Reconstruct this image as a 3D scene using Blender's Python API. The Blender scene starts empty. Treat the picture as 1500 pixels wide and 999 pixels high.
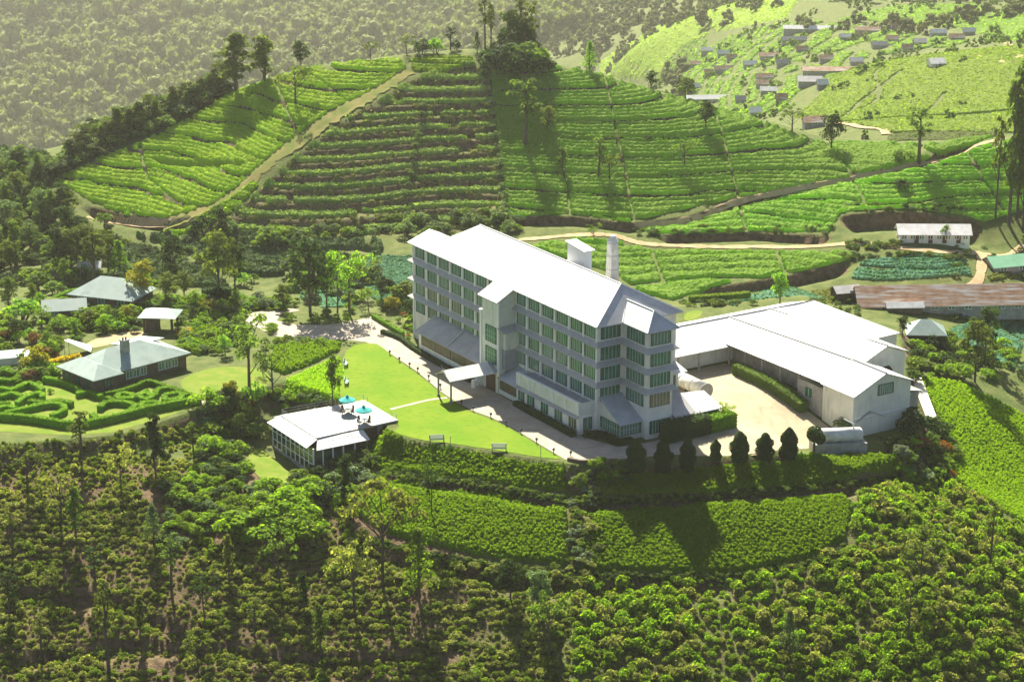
import bpy, bmesh, math, random
import numpy as np
from mathutils import Vector, Matrix
from mathutils.geometry import delaunay_2d_cdt
rng = np.random.default_rng(11); random.seed(11)
SC = bpy.context.scene; COL = SC.collection
R = math.radians

# ------------------------------------------------------------------ camera
FPX, PIT, CH = 3300.0, R(17.65), 125.0
cam = bpy.data.cameras.new('camera'); cam.sensor_width = 36.0; cam.lens = 36.0 * FPX / 1500.0
cam.clip_start = 1.0; cam.clip_end = 6000.0
camo = bpy.data.objects.new('camera', cam); COL.objects.link(camo)
camo.location = (0, 0, CH); camo.rotation_euler = (math.pi / 2 - PIT, 0, 0); SC.camera = camo

def ray(px, py):
    dx = (px - 750) / FPX; dy = -(py - 499.5) / FPX
    return np.array([dx, math.cos(PIT) + dy * math.sin(PIT), -math.sin(PIT) + dy * math.cos(PIT)])
def atz(px, py, z=0.0):
    d = ray(px, py); t = (z - CH) / d[2]; return np.array([d[0] * t, d[1] * t, z])
def atY(px, py, Y):
    d = ray(px, py); t = Y / d[1]; return np.array([d[0] * t, Y, CH + d[2] * t])
YAW = R(31.87); O2 = np.array([13.53, 342.82])
AU = np.array([-math.sin(YAW), math.cos(YAW)]); BV = np.array([math.cos(YAW), math.sin(YAW)])
def uvw(u, v): g = O2 + AU * u + BV * v; return float(g[0]), float(g[1])

# ------------------------------------------------------------------ terrain
def tps_fit(P):
    P = np.array(P, float); n = len(P); S = 100.0
    xy = P[:, :2] / S; d = np.linalg.norm(xy[:, None] - xy[None], axis=2)
    K = np.where(d > 0, d * d * np.log(d + 1e-12), 0) + np.eye(n) * 2e-3
    A = np.zeros((n + 3, n + 3)); A[:n, :n] = K; A[:n, n] = 1; A[:n, n + 1:] = xy; A[n, :n] = 1; A[n + 1:, :n] = xy.T
    w = np.linalg.solve(A, np.r_[P[:, 2], 0, 0, 0])
    def f(X, Y):
        sh = X.shape; q = np.stack([X.ravel(), Y.ravel()], 1) / S; out = np.zeros(len(q))
        for i in range(0, len(q), 40000):
            c = q[i:i + 40000]; r = np.linalg.norm(c[:, None] - xy[None], axis=2)
            out[i:i + 40000] = np.where(r > 0, r * r * np.log(r + 1e-12), 0) @ w[:n] + w[n] + c @ w[n + 1:]
        return out.reshape(sh)
    return f
def inside(poly, X, Y):
    poly = np.asarray(poly)[:, :2]; r = np.zeros(X.shape, bool); n = len(poly)
    for i in range(n):
        x0, y0 = poly[i]; x1, y1 = poly[(i + 1) % n]
        c = ((y0 > Y) != (y1 > Y)) & (X < (x1 - x0) * (Y - y0) / ((y1 - y0) if y1 != y0 else 1e-9) + x0); r ^= c
    return r
def segdist(line, X, Y, closed=False):
    line = np.asarray(line)[:, :2]; d = np.full(X.shape, 1e9); n = len(line)
    for i in range(n if closed else n - 1):
        a = line[i]; e = line[(i + 1) % n] - a; L = max(e @ e, 1e-9)
        t = np.clip(((X - a[0]) * e[0] + (Y - a[1]) * e[1]) / L, 0, 1)
        d = np.minimum(d, np.hypot(X - a[0] - t * e[0], Y - a[1] - t * e[1]))
    return d
def sst(x): x = np.clip(x, 0, 1); return x * x * (3 - 2 * x)
def vnoise(X, Y, s, seed=0):
    X = X / s; Y = Y / s; xi = np.floor(X).astype(np.int64); yi = np.floor(Y).astype(np.int64); fx = sst(X - xi); fy = sst(Y - yi)
    def h(a, b):
        n = (a * 374761393 + b * 668265263 + seed * 974634777) & 0x7fffffff
        n = ((n ^ (n >> 13)) * 1274126177) & 0x7fffffff
        return ((n ^ (n >> 16)) & 0xffff) / 65535.0
    return (h(xi, yi) * (1 - fx) + h(xi + 1, yi) * fx) * (1 - fy) + (h(xi, yi + 1) * (1 - fx) + h(xi + 1, yi + 1) * fx) * fy

PLAT = [atz(*p)[:2] for p in [(-70, 470), (60, 436), (365, 436), (600, 440), (1000, 446), (1180, 432), (1320, 478), (1338, 560),
        (1335, 640), (1260, 668), (1180, 662), (1000, 676), (835, 682), (700, 660), (560, 640)]]
PLAT += [uvw(22, -27)] + [uvw(36, -27)] + [atz(*p)[:2] for p in [(420, 560), (370, 575), (300, 600), (180, 638), (0, 655), (-70, 655)]]
CP = []
for px, py, z in [(40, 560, 0), (150, 600, 0), (250, 560, 0), (60, 470, 0), (200, 470, 0), (330, 480, 0), (450, 480, 0), (600, 560, 0), (700, 600, 0),
                  (900, 560, 0), (1000, 500, 0), (1100, 480, 0), (1250, 500, -.5), (1280, 600, -1.5), (1100, 650, -.5), (950, 650, 0), (800, 650, 0),
                  # ground between factory and hill
                  (1000, 440, -3), (1200, 418, -2.5), (1000, 358, 0), (1400, 352, 1), (1200, 362, 0), (800, 352, 0), (900, 345, 1), (640, 330, 0), (1480, 400, -3), (1400, 480, -6), (1480, 450, -5),
                  (1300, 440, -3.5), (1120, 440, -3), (540, 400, -2), (450, 400, -3), (350, 400, -3), (250, 410, -4), (120, 400, -5), (0, 410, -6), (600, 350, 0), (450, 345, 0), (340, 340, 0),
                  # right tea slope
                  (1420, 560, -5.5), (1500, 500, -7.5), (1500, 740, -14), (1400, 680, -9), (1345, 640, -4), (1500, 620, -9.5), (1390, 600, -5.5),
                  (1330, 690, -6.5), (1240, 700, -5)]:
    CP.append(atz(px, py, z))
for px, py, Y in [(75, 262, 510), (200, 207, 520), (340, 133, 535), (450, 98, 538), (580, 82, 540), (700, 72, 540), (800, 92, 538), (870, 105, 535), (950, 130, 530),
                  (1130, 182, 520), (1200, 207, 515), (1380, 209, 512), (1500, 205, 512), (0, 300, 505), (-150, 330, 500), (1650, 200, 512),
                  # ridge spur between bright left flank and front face
                  (560, 120, 522), (480, 170, 506), (400, 235, 492), (320, 300, 481), (240, 342, 475),
                  (250, 250, 505), (150, 300, 494), (350, 190, 516), (0, 345, 488), (120, 335, 484),
                  (740, 200, 506), (1000, 240, 494), (1250, 262, 489), (1430, 215, 500), (1090, 300, 481), (1350, 300, 478)]:
    CP.append(atY(px, py, Y))
for X in (-190, -130, -80, -30, 20, 70, 120, 190):
    CP.append((X, 575, -10)); CP.append((X, 610, -30 if X < 60 else -16))
for X in (-170, -130, -95, -65, -35, 0, 35, 60):
    e = 341 if X < -40 else (336 if X < 40 else 338)
    for d in (12, 30, 55, 90, 140):
        CP.append((X, e - d, -.34 * d - .6))
for X in (100, 140, 190):
    CP.append((X, 430, -9 - (X - 100) * .05)); CP.append((X, 370, -15 - (X - 100) * .15)); CP.append((X, 300, -26)); CP.append((X, 220, -60)); CP.append((X, 470, -3))
for X in (-190, -130): CP.append((X, 400, -8)); CP.append((X, 450, -12)); CP.append((X, 360, -3))
PAVG = -4.9
for u, v in [(20, -43), (36, -43), (20, -36), (36, -36), (28, -39), (27, -46)]: x, y = uvw(u, v); CP.append((x, y, PAVG))
base_f = tps_fit(CP)
def spaced(*segs):
    o = []
    for a, b, s in segs: o += list(np.arange(a, b, s))
    return np.array(o + [segs[-1][1]])
GX = spaced((-200, -130, 3), (-130, 130, .8), (130, 200, 3)); GY = spaced((150, 270, 3), (270, 465, .9), (465, 545, .55), (545, 616, 3))
MX, MY = np.meshgrid(GX, GY)
ZB = base_f(MX, MY)
sd = segdist(PLAT, MX, MY, True); ins = inside(PLAT, MX, MY)
VV = (MX - O2[0]) * BV[0] + (MY - O2[1]) * BV[1]; UU = (MX - O2[0]) * AU[0] + (MY - O2[1]) * AU[1]
zpl = -3.0 * sst((6 - UU) / 24) * sst((VV - 20) / 12)
wpl = np.where(ins, sst((sd + 2.0) / 2.0), sst((2.0 - sd) / 5.0) * .0 + np.clip(1 - sd / 3.0, 0, 1) * .6)
ZB = ZB * (1 - wpl) + zpl * wpl
def pw(pts, Y=None): return None
def grid_sample(Z, X, Y):
    X = np.asarray(X, float); Y = np.asarray(Y, float)
    i = np.clip(np.searchsorted(GX, X) - 1, 0, len(GX) - 2); j = np.clip(np.searchsorted(GY, Y) - 1, 0, len(GY) - 2)
    fx = np.clip((X - GX[i]) / (GX[i + 1] - GX[i]), 0, 1); fy = np.clip((Y - GY[j]) / (GY[j + 1] - GY[j]), 0, 1)
    return (Z[j, i] * (1 - fx) + Z[j, i + 1] * fx) * (1 - fy) + (Z[j + 1, i] * (1 - fx) + Z[j + 1, i + 1] * fx) * fy
def march(Zf, px, py, t0=200., t1=3000., fine=1.0):
    d = ray(px, py); L = np.linalg.norm(d); d = d / L
    t = np.arange(t0, t1, fine); P = d[None] * t[:, None]; P[:, 2] += CH
    h = P[:, 2] - Zf(P[:, 0], P[:, 1]); k = np.argmax(h < 0)
    if h[k] >= 0: return None
    a, b = t[k - 1], t[k]
    for _ in range(18):
        m = (a + b) / 2; q = d * m
        if q[2] + CH - float(Zf(np.array([q[0]]), np.array([q[1]]))[0]) < 0: b = m
        else: a = m
    q = d * b; return np.array([q[0], q[1], q[2] + CH])
ZG0 = ZB.copy()
def hit0(px, py):
    for k in range(40):
        h = march(lambda X, Y: grid_sample(ZG0, X, Y), px, py + 2 * k, 200, 640)
        if h is not None: return h
def W0(pts): return [hit0(*p)[:2] for p in pts]
# terraces: the cut steps of the worn middle face, small benches elsewhere
TERR = W0([(330, 322), (420, 240), (500, 180), (600, 118), (690, 92), (716, 110), (735, 200), (742, 322), (600, 345), (480, 352), (360, 352)])
LOWT = W0([(60, 395), (150, 345), (240, 345), (330, 330), (400, 352), (560, 352), (560, 420), (420, 430), (250, 420), (100, 425)])
def terrace(Z, poly, dz, fr, soft, wob=0.5, seed=3, amp=1.0):
    m = amp * np.where(inside(poly, MX, MY), sst(segdist(poly, MX, MY, True) / soft), 0)
    t = (ZG0 + wob * (vnoise(MX, MY, 9, seed) - .5) + .35 * wob * (vnoise(MX, MY, 2.5, seed + 1) - .5)) / dz; fl = np.floor(t); q = t - fl
    zt = dz * (fl + np.where(q < fr, 0.10 * q / fr, .10 + .90 * sst((q - fr) / (1 - fr))))
    return Z * (1 - m) + zt * m
ZG = terrace(ZG0, TERR, 2.1, .58, 2.0)
ZG = terrace(ZG, LOWT, 1.5, .6, 3.0, 1.2)
PX_FACE = [(716, 98), (800, 97), (870, 108), (950, 133), (1050, 158), (1130, 184), (1200, 209), (1290, 211), (1380, 212), (1455, 202), (1430, 211), (1260, 257), (1080, 290), (920, 326), (840, 314), (747, 318), (738, 260), (726, 180)]
PX_LIT = [(78, 264), (130, 240), (205, 211), (340, 137), (452, 102), (586, 86), (596, 100), (520, 145), (470, 172), (400, 225), (350, 272), (310, 300), (240, 320), (180, 314), (130, 294)]
PX_STRIP = [(935, 337), (1012, 327), (1085, 303), (1165, 284), (1255, 266), (1345, 249), (1432, 219), (1500, 205), (1520, 300), (1440, 325), (1415, 316), (1300, 306), (1230, 312), (1215, 340), (1100, 338), (960, 343)]
ZG = terrace(ZG, W0(PX_FACE), 2.7, .90, 1.2, amp=.28); ZG = terrace(ZG, W0(PX_STRIP), 2.4, .90, 1.2, amp=.28); ZG = terrace(ZG, W0(PX_LIT), 2.7, .84, 1.2, .9, amp=.35)
def tphase(X, Y, dz, wob=.5, seed=3): return ((grid_sample(ZG0, X, Y) + wob * (vnoise(X, Y, 9, seed) - .5) + .35 * wob * (vnoise(X, Y, 2.5, seed + 1) - .5)) / dz) % 1.0
# banks: cut soil faces beside the tracks and below the fields
def bank(Z, line_px, drop, width, run):
    """ground lowered by `drop` just on the camera side of the line, easing back out over `run` metres"""
    ln = np.array(W0(line_px)); o = np.argsort(ln[:, 0]); ln = ln[o]
    yl = np.interp(MX, ln[:, 0], ln[:, 1]); s = yl - MY
    act = sst((MX - ln[0, 0]) / 4) * sst((ln[-1, 0] - MX) / 4)
    return Z - act * drop * np.where(s > 0, sst(s / width) * sst((run - s) / (run - width)), 0)
ZG = bank(ZG, [(745, 318), (840, 318), (920, 328), (1010, 318), (1080, 292), (1250, 256), (1430, 210)], 1.5, .9, 6)
ZG = bank(ZG, [(1225, 318), (1300, 312), (1420, 322), (1440, 330)], 3.0, 1.2, 11)
ZG = bank(ZG, [(1015, 425), (1060, 420), (1150, 405), (1250, 380)], 2.2, 1.0, 8)
ZG = bank(ZG, [(960, 345), (1100, 340), (1225, 345)], 1.8, 1.0, 5)
ZG = bank(ZG, [(120, 300), (170, 312), (240, 322), (300, 318)], 2.0, 1.0, 6)
ZG = bank(ZG, [(220, 228), (300, 236), (370, 236)], 1.6, .8, 4)
ZG = bank(ZG, [(540, 700), (640, 706), (740, 722), (830, 738)], 1.3, .8, 4.5)
ZG = bank(ZG, [(520, 800), (640, 822), (740, 838), (840, 848), (950, 845), (1080, 848)], 1.4, .8, 5)
ZG = bank(ZG, [(0, 858), (160, 868), (300, 935), (330, 940)], 1.3, .7, 5)
ZG = bank(ZG, [(0, 960), (180, 935), (330, 940), (480, 960), (640, 945)], 1.2, .7, 5)
ZG = bank(ZG, [(835, 735), (930, 735), (1100, 722), (1240, 712), (1320, 690)], 1.3, .8, 4.5)
ZG = ZG + .22 * (vnoise(MX, MY, 3.0, 8) - .5) * np.where(ins & (sd > 1), 0, 1)
ZG = ZG + .9 * (vnoise(MX, MY, 11.0, 9) - .5) * np.where(ins, 0, sst(sd / 6)) * (MY < 345)
def g(x, y): return float(grid_sample(ZG, np.array([x]), np.array([y]))[0])
def gz(X, Y): return grid_sample(ZG, X, Y)
def hit(px, py):
    for k in range(40):
        h = march(gz, px, py + 2 * k, 200, 640)
        if h is not None: return h
def W(pts): return [hit(*p)[:2] for p in pts]

# far terrain
FP = []
YS = lambda Y: 600 + (Y - 600) * 1.9
for px, py, Y in [(-300, 240, 1280), (0, 235, 1290), (150, 180, 1310), (300, 120, 1340), (450, 80, 1360), (600, 60, 1380), (0, 0, 1520), (200, 0, 1520), (400, 0, 1520), (600, 0, 1510), (700, 60, 1330),
                  (-300, 0, 1540), (800, 60, 1260), (850, 0, 1380), (900, 100, 1060), (870, 70, 1150), (1000, 40, 1080), (1100, 0, 1150), (980, 0, 1230),
                  (950, 125, 930), (1000, 180, 850), (1100, 172, 800), (1050, 100, 900), (1150, 100, 870), (1250, 60, 900), (1200, 20, 980), (1230, 110, 840), (1320, 50, 900), (1400, 30, 930), (1500, 15, 930), (1350, 0, 990), (1600, 0, 960),
                  (1160, 170, 690), (1250, 110, 722), (1300, 92, 730), (1440, 72, 740), (1500, 68, 742), (1600, 60, 745), (1300, 198, 640), (1420, 150, 680), (1500, 160, 665), (1180, 185, 665), (1240, 188, 650), (1600, 200, 640)]:
    FP.append(atY(px, py, YS(Y)))
for X in (-500, -300, -120, 0): FP.append((X, 600, -31)); FP.append((X, YS(800), -150)); FP.append((X, YS(1050), -290))
FP.append((60, 600, -31))
for X in (120, 200, 400): FP.append((X, 598, -17))
for X in (-900, -600, -300, 0, 300, 600, 900): FP.append((X, YS(1850), 50))
far_f = tps_fit(FP)
FS = 6.0; FX = np.arange(-960, 961, FS); FY = np.arange(590, 2900, FS)
FMX, FMY = np.meshgrid(FX, FY); FZ = far_f(FMX, FMY)
FZ = FZ + 6 * (vnoise(FMX, FMY, 90, 21) - .5) * sst((FMY - 620) / 60)
def far_sample(Z, X, Y):
    i = np.clip(((X - FX[0]) / FS).astype(int), 0, len(FX) - 2); j = np.clip(((Y - FY[0]) / FS).astype(int), 0, len(FY) - 2)
    fx = np.clip((X - FX[i]) / FS, 0, 1); fy = np.clip((Y - FY[j]) / FS, 0, 1)
    return (Z[j, i] * (1 - fx) + Z[j, i + 1] * fx) * (1 - fy) + (Z[j + 1, i] * (1 - fx) + Z[j + 1, i + 1] * fx) * fy
FZ = np.where(FMY < 622, np.minimum(FZ, -12), FZ)
# village terraces
vt = sst((FMX - 65) / 40) * sst((FMY - YS(750)) / 30) * sst((YS(960) - FMY) / 60)
tt = (FZ + 2.4 * (vnoise(FMX, FMY, 45, 5) - .5)) / 2.6; fl = np.floor(tt); q = tt - fl
FZ = FZ * (1 - vt) + vt * 2.6 * (fl + np.where(q < .6, .1 * q, .06 + .94 * sst((q - .6) / .4)))
def far_hit(px, py):
    for k in range(60):
        h = march(lambda X, Y: np.where(Y < 592, -1e3, far_sample(FZ, X, Y)), px, py + k, 600, 3300, 2.0)
        if h is not None: return h
# ------------------------------------------------------------------ materials
def _nt(name):
    m = bpy.data.materials.new(name); m.use_nodes = True; nt = m.node_tree; nt.nodes.clear()
    out = nt.nodes.new('ShaderNodeOutputMaterial'); return m, nt, out
def N(nt, t, **kw):
    n = nt.nodes.new(t)
    for k, v in kw.items():
        if k in n.inputs: n.inputs[k].default_value = v
        else: setattr(n, k, v)
    return n
def c4(c): return (c[0], c[1], c[2], 1.0)
def noise_mix(nt, scale, ca, cb, lo=.35, hi=.65, detail=5.0, vec=None, rough=.6):
    n = N(nt, 'ShaderNodeTexNoise', Scale=scale, Detail=detail, Roughness=rough)
    if vec is not None: nt.links.new(vec, n.inputs['Vector'])
    r = N(nt, 'ShaderNodeMapRange'); r.inputs[1].default_value = lo; r.inputs[2].default_value = hi
    nt.links.new(n.outputs['Fac'], r.inputs[0])
    mx = N(nt, 'ShaderNodeMix', data_type='RGBA'); nt.links.new(r.outputs[0], mx.inputs[0])
    for i, c in ((6, ca), (7, cb)):
        if isinstance(c, tuple): mx.inputs[i].default_value = c4(c)
        else: nt.links.new(c, mx.inputs[i])
    return mx.outputs[2], n
def surf(name, ca, cb=None, scale=.5, rough=.8, spec=.3, metal=0., bump=0., bscale=4., lo=.35, hi=.65, corr=None, streak=None):
    m, nt, out = _nt(name); b = N(nt, 'ShaderNodeBsdfPrincipled'); b.inputs['Roughness'].default_value = rough
    b.inputs['Specular IOR Level'].default_value = spec; b.inputs['Metallic'].default_value = metal
    tc = N(nt, 'ShaderNodeTexCoord'); vec = tc.outputs['Object']; col = None
    if cb is not None:
        col, _ = noise_mix(nt, scale, ca, cb, lo, hi, vec=vec)
    else: b.inputs['Base Color'].default_value = c4(ca)
    if streak:
        mp = N(nt, 'ShaderNodeMapping'); mp.inputs['Scale'].default_value = streak[1]; nt.links.new(vec, mp.inputs[0])
        col, _ = noise_mix(nt, streak[0], col if col is not None else ca, streak[2], streak[3], streak[4], vec=mp.outputs[0])
    if col is not None: nt.links.new(col, b.inputs['Base Color'])
    h = None
    if corr:
        w = N(nt, 'ShaderNodeTexWave', wave_type='BANDS', bands_direction=corr[0], Scale=corr[1]); nt.links.new(vec, w.inputs['Vector']); h = w.outputs['Fac']
    elif bump:
        n = N(nt, 'ShaderNodeTexNoise', Scale=bscale, Detail=6.0); nt.links.new(vec, n.inputs['Vector']); h = n.outputs['Fac']
    if h is not None:
        bp = N(nt, 'ShaderNodeBump', Strength=bump or .25, Distance=.08); nt.links.new(h, bp.inputs['Height']); nt.links.new(bp.outputs[0], b.inputs['Normal'])
    nt.links.new(b.outputs[0], out.inputs[0]); return m
def leaf(name, ca, cb, trans=.3, big=.12, cc=None, tcol=None):
    """foliage: each leaf face has its own tint, broad patches shift the hue, light passes through"""
    m, nt, out = _nt(name); geo = N(nt, 'ShaderNodeNewGeometry'); oi = N(nt, 'ShaderNodeObjectInfo')
    mx = N(nt, 'ShaderNodeMix', data_type='RGBA'); mx.inputs[6].default_value = c4(ca); mx.inputs[7].default_value = c4(cb)
    nt.links.new(geo.outputs['Random Per Island'], mx.inputs[0]); col = mx.outputs[2]
    if cc is not None:
        col, _ = noise_mix(nt, big, col, cc, .42, .66, vec=geo.outputs['Position'])
    hs = N(nt, 'ShaderNodeHueSaturation'); nt.links.new(col, hs.inputs['Color'])
    a = N(nt, 'ShaderNodeMapRange'); a.inputs[3].default_value = .75; a.inputs[4].default_value = 1.25
    nt.links.new(oi.outputs['Random'], a.inputs[0]); nt.links.new(a.outputs[0], hs.inputs['Value'])
    b = N(nt, 'ShaderNodeBsdfPrincipled'); b.inputs['Roughness'].default_value = .8; b.inputs['Specular IOR Level'].default_value = .06
    nt.links.new(hs.outputs[0], b.inputs['Base Color'])
    t = N(nt, 'ShaderNodeBsdfTranslucent')
    tint = N(nt, 'ShaderNodeMix', data_type='RGBA', blend_type='MULTIPLY'); tint.inputs[0].default_value = 1.0; tint.inputs[7].default_value = c4(tcol or (1.6, 1.75, .5))
    nt.links.new(hs.outputs[0], tint.inputs[6]); nt.links.new(tint.outputs[2], t.inputs['Color'])
    s = N(nt, 'ShaderNodeMixShader'); s.inputs[0].default_value = min(.5, trans * 1.55); nt.links.new(b.outputs[0], s.inputs[1]); nt.links.new(t.outputs[0], s.inputs[2])
    nt.links.new(s.outputs[0], out.inputs[0]); return m
M = {}
M['white_roof'] = surf('white painted metal roofing', (.50, .50, .49), (.40, .41, .405), .3, .5, .4, .12, bump=.12, corr=('Y', 2.2), streak=(.35, (.25, 1.6, 1), (.25, .255, .25), .52, .70))
M['white_roof_x'] = surf('white painted roofing seams across', (.50, .50, .49), (.40, .41, .405), .3, .5, .4, .12, bump=.12, corr=('X', 2.2), streak=(.35, (1.6, .25, 1), (.25, .255, .25), .52, .70))
M['grey_roof'] = surf('weathered grey iron roofing', (.27, .265, .26), (.36, .355, .345), .5, .5, .4, bump=.15, corr=('Y', 2.2))
M['hip_roof'] = surf('worn zinc hip roofing', (.34, .35, .35), (.46, .46, .46), .5, .5, .4, bump=.15, corr=('X', 2.2))
M['awning'] = surf('grey awning sheet', (.37, .355, .32), (.44, .425, .385), .8, .55, .3)
M['wall'] = surf('off white painted boarding', (.80, .77, .67), (.66, .635, .55), .45, .75, .2, streak=(.5, (2, 2, .35), (.46, .47, .42), .55, .8), bump=.1, corr=('X', 1.3))
M['wall2'] = surf('pale greenish boarding', (.68, .68, .57), (.58, .585, .50), .5, .75, .2, bump=.12, corr=('X', 1.6), streak=(.5, (2, 2, .35), (.40, .42, .37), .55, .8))
M['trim'] = surf('white trim', (.75, .75, .71), rough=.6)
M['frame'] = surf('dark green window frame', (.02, .06, .04), rough=.5)
M['mullion'] = surf('pale green mullion', (.42, .52, .44), rough=.5)
M['glass'] = surf('green tinted glass', (.02, .12, .065), (.06, .22, .13), .9, .15, .6)
M['glass2'] = surf('amber blind behind glass', (.20, .15, .06), (.05, .12, .07), 1.2, .2, .5)
M['glass3'] = surf('glass tinted with pale reflection', (.16, .24, .18), (.07, .19, .12), 1.2, .2, .5)  # paler tint paints a reflection onto some of the panes
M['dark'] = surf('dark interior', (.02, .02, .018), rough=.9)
M['wood'] = surf('dark timber', (.10, .055, .03), (.06, .035, .02), 1.5, .7)
M['post'] = surf('grey painted post', (.20, .21, .20), rough=.6)
M['concrete'] = surf('weathered concrete', (.36, .35, .32), (.25, .245, .22), .8, .85, .2)
M['midgrey'] = surf('plain mid grey', (.26, .26, .27), (.33, .33, .33), .5, .8)
M['tank'] = surf('white painted steel tank', (.68, .68, .64), (.50, .49, .44), .7, .4, .5, streak=(.7, (.4, 3, .6), (.30, .26, .19), .55, .75))
M['path'] = surf('pale gravel drive', (.38, .335, .27), (.30, .26, .20), .35, .9, .1, streak=(1.2, (1, 1, 1), (.235, .195, .15), .55, .8))
M['court'] = surf('sandy courtyard gravel', (.38, .32, .215), (.31, .26, .17), .25, .9, .1, streak=(.8, (1, .35, 1), (.25, .21, .135), .55, .8))
M['dirt'] = surf('orange dirt track', (.44, .34, .20), (.34, .24, .13), .5, .95, .05)
M['lawn'] = surf('mown lawn', (.092, .185, .005), (.14, .205, .010), .16, .9, .05, streak=(.9, (1, 1, 1), (.082, .145, .007), .5, .75), bump=.3, bscale=9.)
M['verge'] = surf('short grass', (.10, .17, .012), (.16, .19, .03), .4, .9, .05, bump=.3, bscale=6.)
M['soilm'] = surf('brown cut earth', (.075, .045, .025), (.12, .075, .04), .6, .95, .05)
M['grass_ridge'] = surf('dry ridge grass', (.20, .17, .06), (.11, .15, .03), .35, .95, .05, bump=.4, bscale=3.)
M['teal_roof'] = surf('pale green sheet roof', (.20, .285, .25), (.27, .35, .305), .35, .5, .4, bump=.15, corr=('X', 2.0), streak=(.4, (1, 1, 1), (.15, .215, .19), .55, .75))
M['green_roof'] = surf('green sheet roof', (.16, .40, .22), (.22, .46, .28), .4, .5, .4)
M['stone'] = surf('dark brown stone wall', (.095, .07, .05), (.16, .12, .09), 1.5, .85, .1, bump=.4, bscale=3.)
M['rust'] = surf('rusty iron sheets', (.36, .18, .09), (.52, .34, .22), .5, .7, .2, corr=('Y', 1.2), bump=.2, streak=(.45, (.35, 3.5, 1), (.62, .55, .48), .5, .62))
M['whitesheet'] = surf('whitewashed sheets', (.72, .72, .70), (.55, .52, .48), .6, .6, .3)
M['umb'] = surf('teal parasol cloth', (.01, .36, .33), rough=.8)
M['black'] = surf('black metal', (.015, .015, .015), rough=.5)
M['benchm'] = surf('pale bench slats', (.55, .56, .50), rough=.6)
M['benchg'] = surf('green bench slats', (.10, .38, .30), rough=.6)
M['tile'] = surf('pale deck tiles', (.21, .225, .21), (.265, .275, .255), .5, .6, .3)
M['orange'] = surf('ochre plaster', (.50, .27, .09), (.42, .24, .09), .6, .85)
M['cream'] = surf('cream coping', (.66, .58, .46), rough=.8)
M['yellowfl'] = leaf('yellow flowers', (.55, .38, .01), (.40, .35, .02), .2)
M['whitefl'] = leaf('silvery flowering leaves', (.24, .28, .22), (.09, .14, .06), .25)
M['redfl'] = leaf('red flowers', (.45, .06, .02), (.08, .14, .02), .2)
M['bark'] = surf('grey brown bark', (.075, .06, .045), (.12, .10, .08), 2.0, .9, .1)
M['tea_far'] = leaf('clipped tea on the hill', (.17, .30, .034), (.27, .42, .055), .34, .05, (.23, .37, .042))
M['tea_lit'] = leaf('clipped tea on the bright shoulder', (.24, .36, .018), (.33, .45, .025), .3, .06, (.27, .37, .022))  # sunlit version of the hill tea, its brightness put into the colour
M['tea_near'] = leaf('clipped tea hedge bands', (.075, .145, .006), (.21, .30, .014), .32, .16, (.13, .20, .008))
M['tea_right'] = leaf('young tea on right slope', (.24, .40, .012), (.34, .48, .016), .34, .10, (.28, .42, .014))  # younger tea, also brightened to make up for a slope turned off the sun
M['bush'] = leaf('tea bush leaves', (.08, .14, .013), (.19, .25, .03), .3)
M['bush_dull'] = leaf('dull olive scrub leaves', (.115, .14, .03), (.27, .275, .09), .3)
M['bush_grey'] = leaf('greyish scrub leaves', (.075, .125, .05), (.15, .20, .09), .25)
M['bright'] = leaf('bright shrub leaves', (.11, .20, .013), (.22, .32, .024), .32)
M['leaf_dark'] = leaf('dark tree leaves', (.022, .045, .012), (.05, .085, .02), .2)
M['leaf_mid'] = leaf('mid green tree leaves', (.07, .12, .022), (.13, .19, .035), .28)
M['leaf_olive'] = leaf('olive tree leaves', (.065, .095, .02), (.125, .15, .035), .28)
M['leaf_gold'] = leaf('golden tree leaves', (.19, .18, .015), (.27, .25, .03), .25)
M['leaf_light'] = leaf('light green tree leaves', (0.130, 0.247, 0.026), (0.208, 0.338, 0.052), .35)
M['leaf_rust'] = leaf('reddish brown foliage', (.10, .055, .02), (.16, .08, .03), .25)
M['hedge'] = leaf('clipped hedge leaves', (0.091, 0.195, 0.008), (0.169, 0.299, 0.013), .25)
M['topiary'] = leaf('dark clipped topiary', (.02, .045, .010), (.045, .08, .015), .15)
M['cabbage'] = leaf('bluish vegetable leaves', (0.065, 0.182, 0.098), (0.130, 0.286, 0.169), .2, .2, (0.078, 0.195, 0.078))
M['veg_yellow'] = leaf('yellowing crop', (.20, .20, .03), (.14, .18, .03), .2)
M['forest'] = leaf('far forest crowns', (.09, .125, .035), (.19, .22, .075), .15, .012, (.15, .165, .055))
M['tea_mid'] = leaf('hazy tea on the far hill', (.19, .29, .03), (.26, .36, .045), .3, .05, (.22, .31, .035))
M['row_leaf'] = leaf('tea on worn terraces', (.14, .21, .055), (.27, .33, .11), .3)
M['pglass'] = surf('dark pavilion glass', (.018, .028, .02), (.06, .085, .055), .7, .1, .6)

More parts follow.
